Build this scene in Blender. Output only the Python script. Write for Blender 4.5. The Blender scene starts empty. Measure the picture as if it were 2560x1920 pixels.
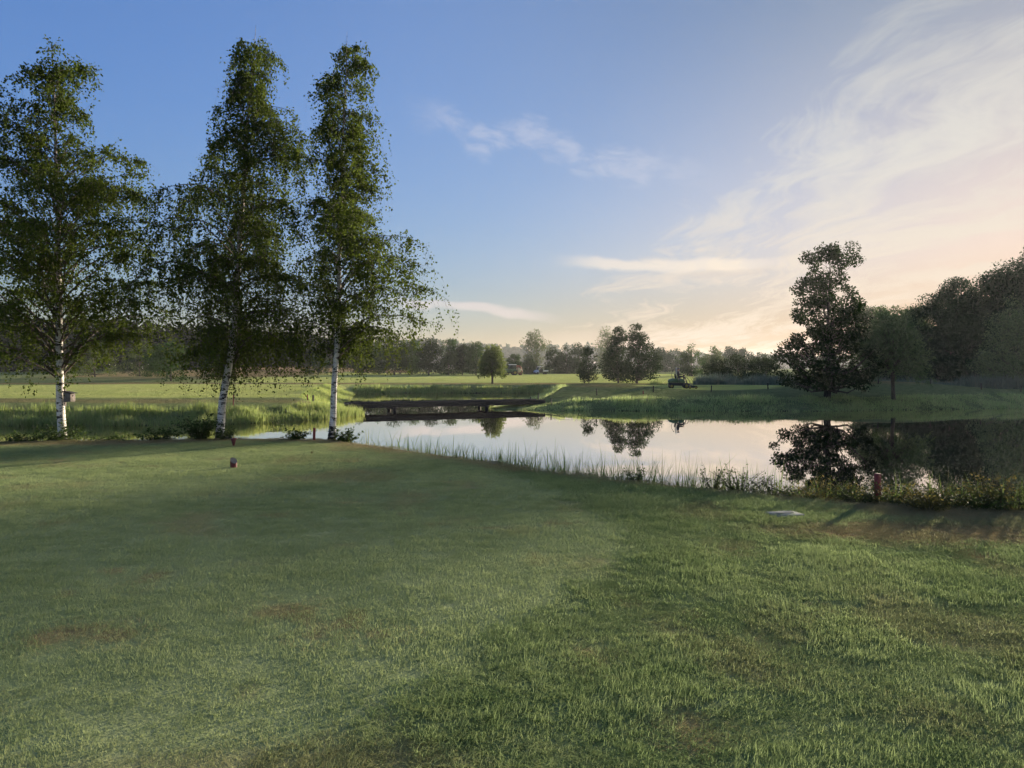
import bpy, bmesh, math, random
import numpy as np
from mathutils import Vector, Matrix

R = math.radians
SC = bpy.context.scene
COL = SC.collection

# ------------------------------------------------------------------ camera
F_PX = 1828.0                 # focal length in pixels of a 2560 x 1920 frame
EYE = 1.70                    # eye height above the tee lawn (z = 0)
HORIZON = 920.0
PITCH = math.atan((960.0 - HORIZON) / F_PX)
WATER = -1.20
cam_d = bpy.data.cameras.new('camera')
cam = bpy.data.objects.new('camera', cam_d)
COL.objects.link(cam)
cam_d.sensor_width = 36.0
cam_d.lens = 36.0 * F_PX / 2560.0
cam_d.clip_start = 0.05
cam_d.clip_end = 6000.0
cam.location = (0, 0, EYE)
cam.rotation_euler = (R(90) - PITCH, 0, 0)
SC.camera = cam

# ------------------------------------------------------------------ light
SUN_AZ = R(40.0)              # clockwise from the viewing direction (+Y)
SUN_EL = R(8.3)
SKY_STRENGTH = 0.073
sun_d = bpy.data.lights.new('sun', 'SUN')
sun_d.energy = 4.2
sun_d.angle = R(1.4)
sun_d.color = (1.0, 0.86, 0.64)
sun = bpy.data.objects.new('sun', sun_d)
COL.objects.link(sun)
sdir = Vector((math.sin(SUN_AZ) * math.cos(SUN_EL), math.cos(SUN_AZ) * math.cos(SUN_EL), math.sin(SUN_EL)))
sun.rotation_euler = (-sdir).to_track_quat('-Z', 'Y').to_euler()
sun.location = (60, 70, 60)

SC.view_settings.view_transform = 'Standard'
SC.view_settings.look = 'None'
SC.view_settings.gamma = 1.0
SC.view_settings.use_curve_mapping = False
SC.view_settings.exposure = 1.65

SC.render.engine = 'CYCLES'
SC.cycles.use_denoising = True
SC.cycles.use_adaptive_sampling = True
SC.cycles.adaptive_threshold = 0.03
SC.cycles.max_bounces = 6
SC.cycles.diffuse_bounces = 3
SC.cycles.glossy_bounces = 3
SC.cycles.transmission_bounces = 4
SC.cycles.volume_bounces = 1
SC.cycles.transparent_max_bounces = 4
SC.cycles.caustics_reflective = False
SC.cycles.caustics_refractive = False


class NT:
    """Small helper for writing node trees."""
    def __init__(self, tree):
        self.t = tree

    def n(self, kind, **kw):
        nd = self.t.nodes.new(kind)
        for k, v in kw.items():
            setattr(nd, k, v)
        return nd

    def link(self, a, b):
        self.t.links.new(a, b)

    def put(self, sock, v):
        if isinstance(v, bpy.types.NodeSocket):
            self.t.links.new(v, sock)
        elif isinstance(v, (tuple, list)) and sock.type == 'RGBA' and len(v) == 3:
            sock.default_value = (*v, 1.0)
        else:
            sock.default_value = v

    def m(self, op, a, b=None, c=None, clamp=False):
        nd = self.n('ShaderNodeMath', operation=op, use_clamp=clamp)
        for i, v in enumerate((a, b, c)):
            if v is not None:
                self.put(nd.inputs[i], v)
        return nd.outputs[0]

    def vm(self, op, a, b=None):
        nd = self.n('ShaderNodeVectorMath', operation=op)
        self.put(nd.inputs[0], a)
        if b is not None:
            self.put(nd.inputs[1], b)
        return nd.outputs[0]

    def mix(self, f, a, b, mode='MIX'):
        nd = self.n('ShaderNodeMix', data_type='RGBA', blend_type=mode)
        nd.clamp_factor = True
        self.put(nd.inputs[0], f)
        self.put(nd.inputs[6], a)
        self.put(nd.inputs[7], b)
        return nd.outputs[2]

    def ss(self, v, lo, hi):
        nd = self.n('ShaderNodeMapRange', interpolation_type='SMOOTHSTEP')
        self.put(nd.inputs[0], v)
        self.put(nd.inputs[1], lo)
        self.put(nd.inputs[2], hi)
        nd.inputs[3].default_value, nd.inputs[4].default_value = 0.0, 1.0
        return nd.outputs[0]

    def noise(self, vec, scale, detail=3.0, rough=0.55, dist=0.0, out='Fac'):
        nd = self.n('ShaderNodeTexNoise')
        self.put(nd.inputs['Vector'], vec)
        nd.inputs['Scale'].default_value = scale
        nd.inputs['Detail'].default_value = detail
        nd.inputs['Roughness'].default_value = rough
        nd.inputs['Distortion'].default_value = dist
        return nd.outputs[out]

    def xyz(self, x, y, z):
        nd = self.n('ShaderNodeCombineXYZ')
        for i, v in enumerate((x, y, z)):
            self.put(nd.inputs[i], v)
        return nd.outputs[0]

    def sep(self, v):
        nd = self.n('ShaderNodeSeparateXYZ')
        self.put(nd.inputs[0], v)
        return nd.outputs


# ------------------------------------------------------------------ sky
world = bpy.data.worlds.new('World')
SC.world = world
world.use_nodes = True
world.cycles.sampling_method = 'MANUAL'
world.cycles.sample_map_resolution = 256
world.node_tree.nodes.clear()
w = NT(world.node_tree)
sky = w.n('ShaderNodeTexSky', sky_type='NISHITA')
sky.sun_disc = False
sky.sun_elevation = SUN_EL
sky.sun_rotation = SUN_AZ
sky.altitude = 0.0
sky.air_density = 1.0
sky.dust_density = 0.7
sky.ozone_density = 3.5
direction = w.n('ShaderNodeTexCoord').outputs['Generated']
sx, sy, sz = w.sep(direction)
DEG = 180.0 / math.pi
azim = w.m('MULTIPLY', w.m('ARCTAN2', sx, sy), DEG)
elev = w.m('MULTIPLY', w.m('ARCSINE', sz), DEG)
# high cirrus: a streaked sheet, seen in perspective
zz = w.m('ADD', w.m('MAXIMUM', sz, 0.0), 0.09)
px_, py_ = w.m('DIVIDE', sx, zz), w.m('DIVIDE', sy, zz)
plan = w.xyz(px_, py_, 0.0)
warp = w.vm('SCALE', w.vm('SUBTRACT', w.noise(plan, 0.55, 3, 0.55, 0, 'Color'), (0.5, 0.5, 0.5)))
warp.node.inputs['Scale'].default_value = 1.5
plan_w = w.vm('ADD', plan, warp)
streak_xy = w.vm('MULTIPLY', plan_w, (1.5, 0.55, 1.0))
cir = w.noise(streak_xy, 1.15, 6, 0.62, 0.25)
cir_fine = w.noise(w.vm('MULTIPLY', plan_w, (4.6, 1.0, 1.0)), 1.9, 4, 0.68, 0.2)
cir_mix = w.m('ADD', w.m('MULTIPLY', cir, 0.66), w.m('MULTIPLY', cir_fine, 0.34))
edge_az = w.m('ADD', w.m('MULTIPLY', elev, 0.86), -8.0)
side = w.ss(w.m('SUBTRACT', azim, edge_az), -6.0, 20.0)
low = w.m('SUBTRACT', 1.0, w.m('MULTIPLY', w.ss(elev, 2.0, 34.0), 0.30))
thr = w.m('SUBTRACT', 0.60, w.m('MULTIPLY', side, 0.22))
cir_mask = w.m('MULTIPLY', w.ss(w.m('SUBTRACT', cir_mix, thr), 0.0, 0.22), w.m('MULTIPLY', side, low))
veil = w.m('MULTIPLY', w.m('MULTIPLY', side, low), 0.22)
cover = w.m('MAXIMUM', w.m('MULTIPLY', cir_mask, 0.88), veil)


def stroke(a0, e0, a1, e1, wid, seed, sc, amount, lo=0.42, hi=0.68, stretch=3.0):
    """A band of cloud along a line on the sky, broken up by noise."""
    dx, dy = a1 - a0, e1 - e0
    ln = math.hypot(dx, dy)
    ux, uy = dx / ln, dy / ln
    ra, re = w.m('SUBTRACT', azim, a0), w.m('SUBTRACT', elev, e0)
    s = w.m('ADD', w.m('MULTIPLY', ra, ux), w.m('MULTIPLY', re, uy))
    d = w.m('SUBTRACT', w.m('MULTIPLY', re, ux), w.m('MULTIPLY', ra, uy))
    vec = w.xyz(w.m('DIVIDE', s, stretch), d, seed)
    nz = w.noise(vec, sc, 5, 0.66, 0.5)
    big = w.noise(w.xyz(w.m('MULTIPLY', s, 0.25), seed, 0.0), 1.0, 2, 0.5)
    dd = w.m('ADD', d, w.m('MULTIPLY', w.m('SUBTRACT', big, 0.5), wid * 1.6))
    across = w.m('SUBTRACT', 1.0, w.ss(w.m('ABSOLUTE', dd), wid * 0.15, wid))
    along = w.m('MULTIPLY', w.ss(s, -1.5, ln * 0.22), w.m('SUBTRACT', 1.0, w.ss(s, ln * 0.72, ln + 1.5)))
    body = w.ss(w.m('ADD', nz, w.m('MULTIPLY', w.m('SUBTRACT', across, 0.6), 0.35)), lo, hi)
    return w.m('MULTIPLY', w.m('MULTIPLY', across, along), w.m('MULTIPLY', body, amount))


raw = sky.outputs['Color']
# the bright half of the sky rolls off gently, the clear half keeps a deep blue
lum = w.n('ShaderNodeRGBToBW')
w.put(lum.inputs[0], raw)
roll = w.m('DIVIDE', 1.0, w.m('ADD', 1.0, w.m('DIVIDE', lum.outputs[0], 2.6)))
raw = w.mix(1.0, raw, w.xyz(roll, roll, roll), 'MULTIPLY')
raw = w.mix(1.0, raw, w.mix(w.m('MULTIPLY', w.ss(elev, 0.0, 22.0), w.ss(azim, 9.0, -40.0)), (1.66, 1.36, 1.40), (1.36, 1.33, 1.64)), 'MULTIPLY')
# colour of lit cirrus: pale cream towards the sun, cool white away from it
toward = w.ss(azim, -20.0, 38.0)
cream = w.mix(toward, (2.6, 2.8, 3.05), (3.4, 3.28, 2.95))
cream = w.mix(w.ss(elev, 16.0, 2.0), cream, (3.9, 3.2, 2.5))
cream = w.mix(w.ss(elev, 14.0, 32.0), cream, (2.15, 2.25, 2.3))
raw = w.mix(1.0, raw, w.mix(w.m('MULTIPLY', w.ss(elev, 6.0, 28.0), w.ss(azim, -12.0, 32.0)), (1.0, 1.0, 1.0), (0.60, 0.68, 0.65)), 'MULTIPLY')
raw = w.mix(1.0, raw, w.mix(w.m('MULTIPLY', w.ss(elev, 9.0, 0.0), w.ss(azim, -8.0, 14.0)), (1.0, 1.0, 1.0), (0.73, 0.69, 0.63)), 'MULTIPLY')
col = w.mix(cover, raw, cream)
for args, tint in (
    ((-8.0, 19.2, 15.5, 13.8, 2.6, 3.1, 0.95, 0.33, 0.44, 0.84, 2.6), (3.4, 3.3, 3.5)),
    ((-9.0, 5.3, 3.2, 3.9, 0.75, 7.7, 0.6, 0.55, 0.34, 0.6, 4.0), (3.9, 3.3, 3.1)),
    ((4.0, 8.2, 21.0, 7.5, 0.9, 11.3, 0.55, 0.55, 0.34, 0.6, 5.0), (4.6, 3.9, 3.1)),
    ((13.0, 7.0, 20.0, 7.2, 0.5, 15.9, 0.6, 0.45, 0.34, 0.6, 5.0), (3.1, 2.7, 2.4)),
    ((0.0, 2.0, 24.0, 2.4, 1.2, 21.9, 0.5, 0.25, 0.38, 0.6, 5.0), (3.8, 3.1, 2.6)),
):
    col = w.mix(stroke(*args), col, tint)
bg = w.n('ShaderNodeBackground')
w.put(bg.inputs['Color'], col)
bg.inputs['Strength'].default_value = SKY_STRENGTH
wo = w.n('ShaderNodeOutputWorld')
w.link(bg.outputs[0], wo.inputs['Surface'])

# ------------------------------------------------------------------ mesh helpers
def at(px, py, Y):
    """World point at depth Y on the line of sight through a pixel of the photograph's frame."""
    cp, sp = math.cos(PITCH), math.sin(PITCH)
    u, v = (px - 1280.0) / F_PX, (960.0 - py) / F_PX
    d = Vector((u, cp + v * sp, -sp + v * cp))
    return Vector((0, 0, EYE)) + d * (Y / d.y)


def link(o, parent=None):
    COL.objects.link(o)
    if parent is not None:
        o.parent = parent
    return o


def mesh_np(name, V, faces, mat, parent=None, smooth=False, loc=None):
    """One mesh object from a vertex array and a list of face arrays (each n x k)."""
    V = np.asarray(V, dtype=np.float32).reshape(-1, 3)
    faces = [np.asarray(f, dtype=np.int32) for f in faces if len(f)]
    me = bpy.data.meshes.new(name)
    me.vertices.add(len(V))
    me.vertices.foreach_set('co', V.ravel())
    loops = np.concatenate([f.ravel() for f in faces])
    tot = np.concatenate([np.full(len(f), f.shape[1], np.int32) for f in faces])
    start = np.concatenate([[0], np.cumsum(tot)[:-1]]).astype(np.int32)
    me.loops.add(len(loops))
    me.loops.foreach_set('vertex_index', loops)
    me.polygons.add(len(tot))
    me.polygons.foreach_set('loop_start', start)
    me.polygons.foreach_set('loop_total', tot)
    if smooth:
        me.polygons.foreach_set('use_smooth', np.ones(len(tot), dtype=bool))
    me.update(calc_edges=True)
    if mat is not None:
        me.materials.append(mat)
    o = bpy.data.objects.new(name, me)
    if loc is not None:
        o.location = loc
    return link(o, parent)


class MB:
    """Collects shapes and builds them as one mesh object."""
    def __init__(self):
        self.v, self.f, self.n = [], {}, 0

    def add(self, V, F):
        V = np.asarray(V, dtype=np.float64).reshape(-1, 3)
        F = np.asarray(F, dtype=np.int64)
        self.f.setdefault(F.shape[1], []).append(F + self.n)
        self.v.append(V)
        self.n += len(V)
        return self

    def box(self, c, s, rz=0.0, ry=0.0, bev=0.0):
        hx, hy, hz = s[0] / 2, s[1] / 2, s[2] / 2
        if bev <= 0:
            V = np.array([[x, y, z] for z in (-hz, hz) for y in (-hy, hy) for x in (-hx, hx)])
            Fq = [[0, 2, 3, 1], [4, 5, 7, 6], [0, 1, 5, 4], [2, 6, 7, 3], [0, 4, 6, 2], [1, 3, 7, 5]]
            Ft = []
        else:
            bm = bmesh.new()
            bmesh.ops.create_cube(bm, size=1.0)
            bmesh.ops.scale(bm, vec=(s[0], s[1], s[2]), verts=bm.verts)
            bmesh.ops.bevel(bm, geom=list(bm.edges), offset=bev, segments=2, affect='EDGES', profile=0.5)
            bm.verts.index_update()
            V = np.array([v.co[:] for v in bm.verts])
            Fq = [[v.index for v in f.verts] for f in bm.faces if len(f.verts) == 4]
            Ft = [[v.index for v in f.verts] for f in bm.faces if len(f.verts) == 3]
            bm.free()
        if ry:
            cy, sy_ = math.cos(ry), math.sin(ry)
            V = V @ np.array([[cy, 0, -sy_], [0, 1, 0], [sy_, 0, cy]])
        if rz:
            cz, sz_ = math.cos(rz), math.sin(rz)
            V = V @ np.array([[cz, sz_, 0], [-sz_, cz, 0], [0, 0, 1]])
        V = V + np.array(c)
        n0 = self.n
        self.add(V, Fq)
        if Ft:
            self.f.setdefault(3, []).append(np.array(Ft) + n0)
        return self

    def tube(self, P, r, sides=8, caps=True):
        P = np.asarray(P, dtype=np.float64)
        r = np.broadcast_to(np.asarray(r, dtype=np.float64), (len(P),))
        T = np.gradient(P, axis=0)
        T /= np.linalg.norm(T, axis=1)[:, None] + 1e-9
        ref = np.array([0.31, 0.77, 0.12])
        if abs(np.dot(T[0], ref / np.linalg.norm(ref))) > 0.9:
            ref = np.array([1.0, 0.1, 0.0])
        A = np.cross(T, ref)
        A /= np.linalg.norm(A, axis=1)[:, None] + 1e-9
        B = np.cross(T, A)
        a = np.linspace(0, 2 * np.pi, sides, endpoint=False)
        ring = P[:, None] + r[:, None, None] * (np.cos(a)[None, :, None] * A[:, None] + np.sin(a)[None, :, None] * B[:, None])
        V = ring.reshape(-1, 3)
        k = len(P)
        i = np.arange(k - 1)[:, None] * sides
        j = np.arange(sides)[None, :]
        jn = (j + 1) % sides
        Fq = np.stack([i + j, i + jn, i + sides + jn, i + sides + j], axis=-1).reshape(-1, 4)
        n0 = self.n
        self.add(V, Fq)
        if caps:
            for row, flip in ((0, True), (k - 1, False)):
                idx = n0 + row * sides + np.arange(sides)
                self.f.setdefault(sides, []).append((idx[::-1] if flip else idx)[None, :])
        return self

    def lathe(self, prof, c=(0, 0, 0), axis='z', segs=20):
        """prof: list of (radius, height along the axis)."""
        prof = np.asarray(prof, dtype=np.float64)
        a = np.linspace(0, 2 * np.pi, segs, endpoint=False)
        x = prof[:, 0][:, None] * np.cos(a)
        y = prof[:, 0][:, None] * np.sin(a)
        z = np.repeat(prof[:, 1][:, None], segs, axis=1)
        V = np.stack([x, y, z], axis=-1).reshape(-1, 3)
        if axis == 'y':
            V = V[:, [0, 2, 1]] * np.array([1, 1, -1])
        elif axis == 'x':
            V = V[:, [2, 1, 0]] * np.array([1, 1, -1])
        V = V + np.array(c)
        k = len(prof)
        i = np.arange(k - 1)[:, None] * segs
        j = np.arange(segs)[None, :]
        jn = (j + 1) % segs
        Fq = np.stack([i + j, i + jn, i + segs + jn, i + segs + j], axis=-1).reshape(-1, 4)
        return self.add(V, Fq)

    def prism(self, prof, y0, y1, bev=0.0):
        """A closed outline in x-z pushed from y0 to y1."""
        bm = bmesh.new()
        a = [bm.verts.new((x, y0, z)) for x, z in prof]
        b = [bm.verts.new((x, y1, z)) for x, z in prof]
        k = len(prof)
        bm.faces.new(a)
        bm.faces.new(b[::-1])
        for i in range(k):
            j = (i + 1) % k
            bm.faces.new((a[j], a[i], b[i], b[j]))
        bmesh.ops.recalc_face_normals(bm, faces=bm.faces)
        if bev:
            bmesh.ops.bevel(bm, geom=list(bm.edges), offset=bev, segments=2, affect='EDGES', profile=0.5)
        bm.verts.index_update()
        n0 = self.n
        self.v.append(np.array([v.co[:] for v in bm.verts]))
        self.n += len(bm.verts)
        for f in bm.faces:
            self.f.setdefault(len(f.verts), []).append(np.array([[v.index + n0 for v in f.verts]]))
        bm.free()
        return self

    def build(self, name, mat, parent=None, smooth=False, loc=None):
        return mesh_np(name, np.concatenate(self.v), [np.concatenate(f) for f in self.f.values()], mat, parent, smooth, loc)


def tag(o, label=None, cat=None, group=None, kind=None):
    for k, v in (('label', label), ('category', cat), ('group', group), ('kind', kind)):
        if v:
            o[k] = v
    return o


def empty(name, loc, label=None, cat=None, group=None, rz=0.0):
    o = bpy.data.objects.new(name, None)
    o.empty_display_size = 0.3
    o.location = loc
    o.rotation_euler = (0, 0, rz)
    return tag(link(o), label, cat, group)


def material(name):
    m = bpy.data.materials.new(name)
    m.use_nodes = True
    m.node_tree.nodes.clear()
    t = NT(m.node_tree)
    out = t.n('ShaderNodeOutputMaterial')
    return m, t, out


def principled(t, out, color, rough=0.6, metal=0.0, spec=0.5, normal=None, coat=0.0):
    p = t.n('ShaderNodeBsdfPrincipled')
    t.put(p.inputs['Base Color'], color)
    t.put(p.inputs['Roughness'], rough)
    t.put(p.inputs['Metallic'], metal)
    t.put(p.inputs['Specular IOR Level'], spec)
    if coat:
        p.inputs['Coat Weight'].default_value = coat
    if normal is not None:
        t.link(normal, p.inputs['Normal'])
    if out is not None:
        t.link(p.outputs[0], out.inputs['Surface'])
    return p


def bump(t, height, strength=0.5, dist=0.02):
    b = t.n('ShaderNodeBump')
    b.inputs['Strength'].default_value = strength
    b.inputs['Distance'].default_value = dist
    t.link(height, b.inputs['Height'])
    return b.outputs[0]


def worn(name, color, rough=0.5, metal=0.0, var=0.25, scale=6.0, spec=0.5, bmp=0.0, coat=0.0):
    """Painted or plain surface with slight dirt and tone variation."""
    m, t, out = material(name)
    co = t.n('ShaderNodeTexCoord').outputs['Object']
    nz = t.noise(co, scale, 5, 0.6)
    dark = tuple(c * (1 - var) for c in color)
    lite = tuple(min(1.0, c * (1 + var * 0.6)) for c in color)
    c = t.mix(t.ss(nz, 0.3, 0.7), dark, lite)
    n = bump(t, nz, bmp, 0.01) if bmp else None
    principled(t, out, c, t.m('ADD', rough - 0.08, t.m('MULTIPLY', nz, 0.16)), metal, spec, n, coat)
    return m


def leafmat(name, base, warm, trans=0.45, rough=0.8, spec=0.0):
    """Leaves: varied from leaf to leaf, light passes through them."""
    m, t, out = material(name)
    rnd = t.n('ShaderNodeNewGeometry').outputs['Random Per Island']
    co = t.n('ShaderNodeNewGeometry').outputs['Position']
    big = t.noise(co, 0.55, 3, 0.6)
    c = t.mix(t.m('ADD', t.m('MULTIPLY', rnd, 0.7), t.m('MULTIPLY', t.ss(big, 0.35, 0.65), 0.3)), base, warm)
    c = t.mix(t.m('MULTIPLY', t.ss(rnd, 0.0, 0.25), 1.0), tuple(x * 0.6 for x in base), c)
    p = principled(t, None, c, rough, 0.0, spec)
    tr = t.n('ShaderNodeBsdfTranslucent')
    t.put(tr.inputs['Color'], t.mix(0.35, c, tuple(min(1, x * 1.9) for x in warm)))
    mx = t.n('ShaderNodeMixShader')
    mx.inputs[0].default_value = trans
    t.link(p.outputs[0], mx.inputs[1])
    t.link(tr.outputs[0], mx.inputs[2])
    t.link(mx.outputs[0], out.inputs['Surface'])
    return m


# ------------------------------------------------------------------ the lie of the land
POND = np.array([
    (-140, 7.6), (-80, 11.1), (-40, 15.1), (-20, 17.0), (-13, 17.8), (-9, 18.4), (-6.5, 18.8), (-4.0, 18.6), (-2.2, 16.9),
    (-0.3, 14.8), (1.1, 13.2), (2.3, 12.1), (3.8, 11.0), (5.0, 10.3), (6.2, 9.9), (8.5, 9.5), (12, 8.9), (20, 8), (40, 4), (75, 0),
    (84, 25), (66, 45), (50, 52.6), (36.8, 52.3), (29, 50.3), (20.7, 48.7), (10, 49.0), (2, 49.4), (-1.2, 49.6),
    (-1.6, 53), (0, 58), (2, 66), (6, 74), (10, 80), (14, 84), (5, 84.6), (-5, 84), (-12, 84.5), (-18, 83),
    (-16, 72), (-14, 62), (-12.5, 54), (-10.6, 48), (-9.2, 45.2),
    (-10.5, 41.5), (-13.2, 38.2), (-15.5, 36.8), (-20, 36.4), (-25.4, 36.3), (-35, 36), (-50, 35), (-80, 32), (-140, 30)], dtype=float)
LAWN_EDGE = [(-140, 6), (-40, 13.6), (-20, 15.6), (-14, 16.1), (-11.3, 16.3), (-9, 16.8), (-6.5, 17.5), (-4.3, 17.3), (-2.4, 15.6), (-0.58, 13.7), (0.86, 12.3),
             (2.06, 11.3), (3.5, 10.3), (4.5, 9.5), (4.9, 8.7), (5.9, 8.5), (9, 8.0), (14, 7.0), (30, 4.0), (75, -2.0)]
TEE_EDGE = [(-0.6, 13.4), (0.15, 11.4), (0.78, 9.8), (1.12, 8.6), (1.2, 7.6), (0.98, 6.5), (0.63, 5.75), (0.33, 5.25), (0.0, 4.8), (-0.34, 4.25), (-0.62, 3.6), (-1.1, 2.6), (-1.6, 1.5), (-2.5, -1), (-3, -8)]


def seg_dist(x, y, pts, closed=False):
    """Distance of points to a polyline, and for closed ones whether inside."""
    d = np.full(x.shape, 1e9)
    ins = np.zeros(x.shape, dtype=bool)
    k = len(pts)
    for i in range(k if closed else k - 1):
        ax, ay = pts[i]
        bx, by = pts[(i + 1) % k]
        ex, ey = bx - ax, by - ay
        tt = np.clip(((x - ax) * ex + (y - ay) * ey) / (ex * ex + ey * ey), 0, 1)
        d = np.minimum(d, np.hypot(x - ax - tt * ex, y - ay - tt * ey))
        if closed:
            c = ((ay > y) != (by > y))
            with np.errstate(divide='ignore', invalid='ignore'):
                xi = ex * (y - ay) / (ey if ey != 0 else 1e-12) + ax
            ins ^= c & (x < xi)
    return d, ins


def sstep(v, lo, hi):
    t = np.clip((v - lo) / (hi - lo), 0, 1)
    return t * t * (3 - 2 * t)


def hash2(ix, iy, s):
    n = (ix * 374761393 + iy * 668265263 + s * 1442695041) & 0x7fffffff
    n = ((n ^ (n >> 13)) * 1274126177) & 0x7fffffff
    return ((n ^ (n >> 16)) & 0xffff) / 65535.0


def vnoise(x, y, scale, seed=0, octaves=3):
    """Smooth value noise in 0..1."""
    tot, amp, norm = 0.0, 1.0, 0.0
    for o in range(octaves):
        u, v = x / scale, y / scale
        iu, iv = np.floor(u).astype(np.int64), np.floor(v).astype(np.int64)
        fu, fv = u - iu, v - iv
        fu, fv = fu * fu * (3 - 2 * fu), fv * fv * (3 - 2 * fv)
        a, b = hash2(iu, iv, seed + o), hash2(iu + 1, iv, seed + o)
        c, d = hash2(iu, iv + 1, seed + o), hash2(iu + 1, iv + 1, seed + o)
        tot = tot + amp * ((a * (1 - fu) + b * fu) * (1 - fv) + (c * (1 - fu) + d * fu) * fv)
        norm += amp
        amp *= 0.5
        scale *= 0.5
    return tot / norm


def gauss(x, y, cx, cy, sx, sy):
    return np.exp(-(((x - cx) / sx) ** 2 + ((y - cy) / sy) ** 2) / 2)


def height(x, y):
    x, y = np.asarray(x, dtype=float), np.asarray(y, dtype=float)
    far = sstep(y, 24, 34)
    L = 0.02 * (vnoise(x, y, 3.0, 5) - 0.5) * (1 - far)
    L = L + far * (-0.42 + 0.10 * sstep(y, 50, 85) + 0.62 * sstep(y, 92, 168))
    L = L + far * 0.25 * (vnoise(x, y, 26.0, 9) - 0.5) * sstep(y, 45, 90)
    L = L + 0.62 * gauss(x, y, 8.0, 62.5, 4.6, 3.0)
    L = L + 0.95 * gauss(x, y, 31.5, 62.5, 6.5, 3.6)
    L = L + 0.25 * gauss(x, y, 18, 74, 10, 6)
    L = L + 1.0 * gauss(x, y, -50, 176, 22, 12) + 0.6 * gauss(x, y, -95, 165, 30, 14)
    L = L + 0.55 * gauss(x, y, -55, 112, 40, 8)
    L = L + 0.35 * gauss(x, y, -28, 66, 14, 14)
    L = L - 0.62 * gauss(x, y, 0.4, 51.6, 3.0, 2.6)
    L = L + 0.5 * sstep(x, 40, 75) * sstep(y, 60, 90)
    d, ins = seg_dist(x, y, POND, True)
    bank = np.where(y < 26, 1.25, 3.4)
    land = WATER + (L - WATER) * sstep(d, -0.15, bank)
    bed = WATER - 0.03 - np.minimum(1.3, d * 0.45)
    return np.where(ins, bed, land)


def hz(x, y):
    return float(height(np.array([x]), np.array([y]))[0])


def ground_at(px, py, Y):
    """Point on the ground straight below the line of sight through px at depth Y."""
    p = at(px, py, Y)
    return Vector((p.x, p.y, hz(p.x, p.y)))


def on_bank(px, py, Y, floor=-0.16):
    """Nearest spot at or before depth Y on the line of sight where the bank has not yet dropped away."""
    while Y > 5.0:
        p = at(px, py, Y)
        p.z = hz(p.x, p.y)
        if p.z > floor:
            return p
        Y -= 0.05
    return p


def zones(x, y):
    """What covers the ground: each 0..1."""
    dl, _ = seg_dist(x, y, LAWN_EDGE)
    e = np.array(LAWN_EDGE)
    above = y > np.interp(x, e[:, 0], e[:, 1])
    te = np.array(TEE_EDGE)[::-1]
    wob = 0.14 * (vnoise(x, y, 1.1, 21) - 0.5)
    tee_x = np.interp(y, te[:, 1], te[:, 0]) + wob
    tee = (1 - sstep(x - tee_x, -0.05, 0.07)) * (y < 26) * ~above
    near = y < 26
    dry = np.zeros_like(x)
    # worn rim of the lawn
    n1 = vnoise(x, y, 0.9, 31)
    rim = (1 - sstep(dl + 0.6 * (n1 - 0.5), 0.25, 0.95)) * near
    dry = np.maximum(dry, 0.9 * rim)
    # dead patch on the bank side of the rough, and small scorched spots
    n2 = vnoise(x, y, 1.3, 37)
    dry = np.maximum(dry, near * 0.95 * sstep(gauss(x, y, 4.6, 7.5, 1.7, 0.55) + 0.5 * (n2 - 0.5), 0.42, 0.72))
    dry = np.maximum(dry, near * 0.8 * sstep(gauss(x, y, 2.6, 3.0, 0.35, 0.3) + 0.4 * (n2 - 0.5), 0.6, 0.85))
    dry = np.maximum(dry, near * 0.4 * sstep(vnoise(x, y, 0.7, 43, 4), 0.60, 0.74))
    dry = np.maximum(dry, near * 0.75 * sstep(vnoise(x, y, 0.42, 47, 2), 0.74, 0.84))
    # far side
    fairway = np.zeros_like(x)
    n3 = 0.16 * (vnoise(x, y, 9, 51) - 0.5)
    left_green = sstep(np.minimum(y - 48.0 - 2.5 * np.clip((x + 26) / 14, 0, 2), 88 - y) + 8 * n3, -1.2, 1.2) * (x < -8.0) * (y > 30)
    fairway = np.maximum(fairway, left_green)
    far_fw = sstep(np.minimum(y - 97, 171 - y) + 14 * n3, -3, 3) * sstep(x, -46, -34) * (1 - sstep(x, 44, 54))
    fairway = np.maximum(fairway, far_fw)
    mow = sstep(np.minimum(y - 62.5 + 0.02 * x, 80 - y), -0.5, 0.5) * sstep(x, 11, 13.5) * (1 - sstep(x, 40, 46)) * (1 - sstep(gauss(x, y, 31.5, 62.5, 6.5, 3.6), 0.3, 0.5))
    fairway = np.maximum(fairway, mow)
    n4 = vnoise(x, y, 4.5, 61)
    fd = (y > 30) * (1 - fairway)
    dry = np.maximum(dry, fd * 0.5 * sstep((1 - np.abs(y - 45.0) / 3.0) + 1.6 * (n4 - 0.5), 0.0, 0.7) * (x < -9.5))
    dry = np.maximum(dry, fd * 0.9 * sstep((1 - np.abs(y - 92.5) / 4.0) + 1.2 * (n4 - 0.5), 0.1, 0.8))
    dry = np.maximum(dry, 0.85 * sstep(gauss(x, y, -50, 150, 30, 34) + 0.3 * (n4 - 0.5), 0.35, 0.6) * (1 - fairway) * (y > 92))
    dry = np.maximum(dry, 0.6 * sstep(gauss(x, y, 8.0, 62.5, 4.0, 2.4) + 0.3 * (n4 - 0.5), 0.5, 0.9))
    dry = np.maximum(dry, 0.6 * sstep(gauss(x, y, 31.0, 62.5, 5.5, 2.6) + 0.3 * (n4 - 0.5), 0.5, 0.9))
    d, ins = seg_dist(x, y, POND, True)
    mud = np.where(ins, 1.0, 1 - sstep(d, 0.0, 0.5))
    return tee.astype(float), dry, fairway, mud


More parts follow.
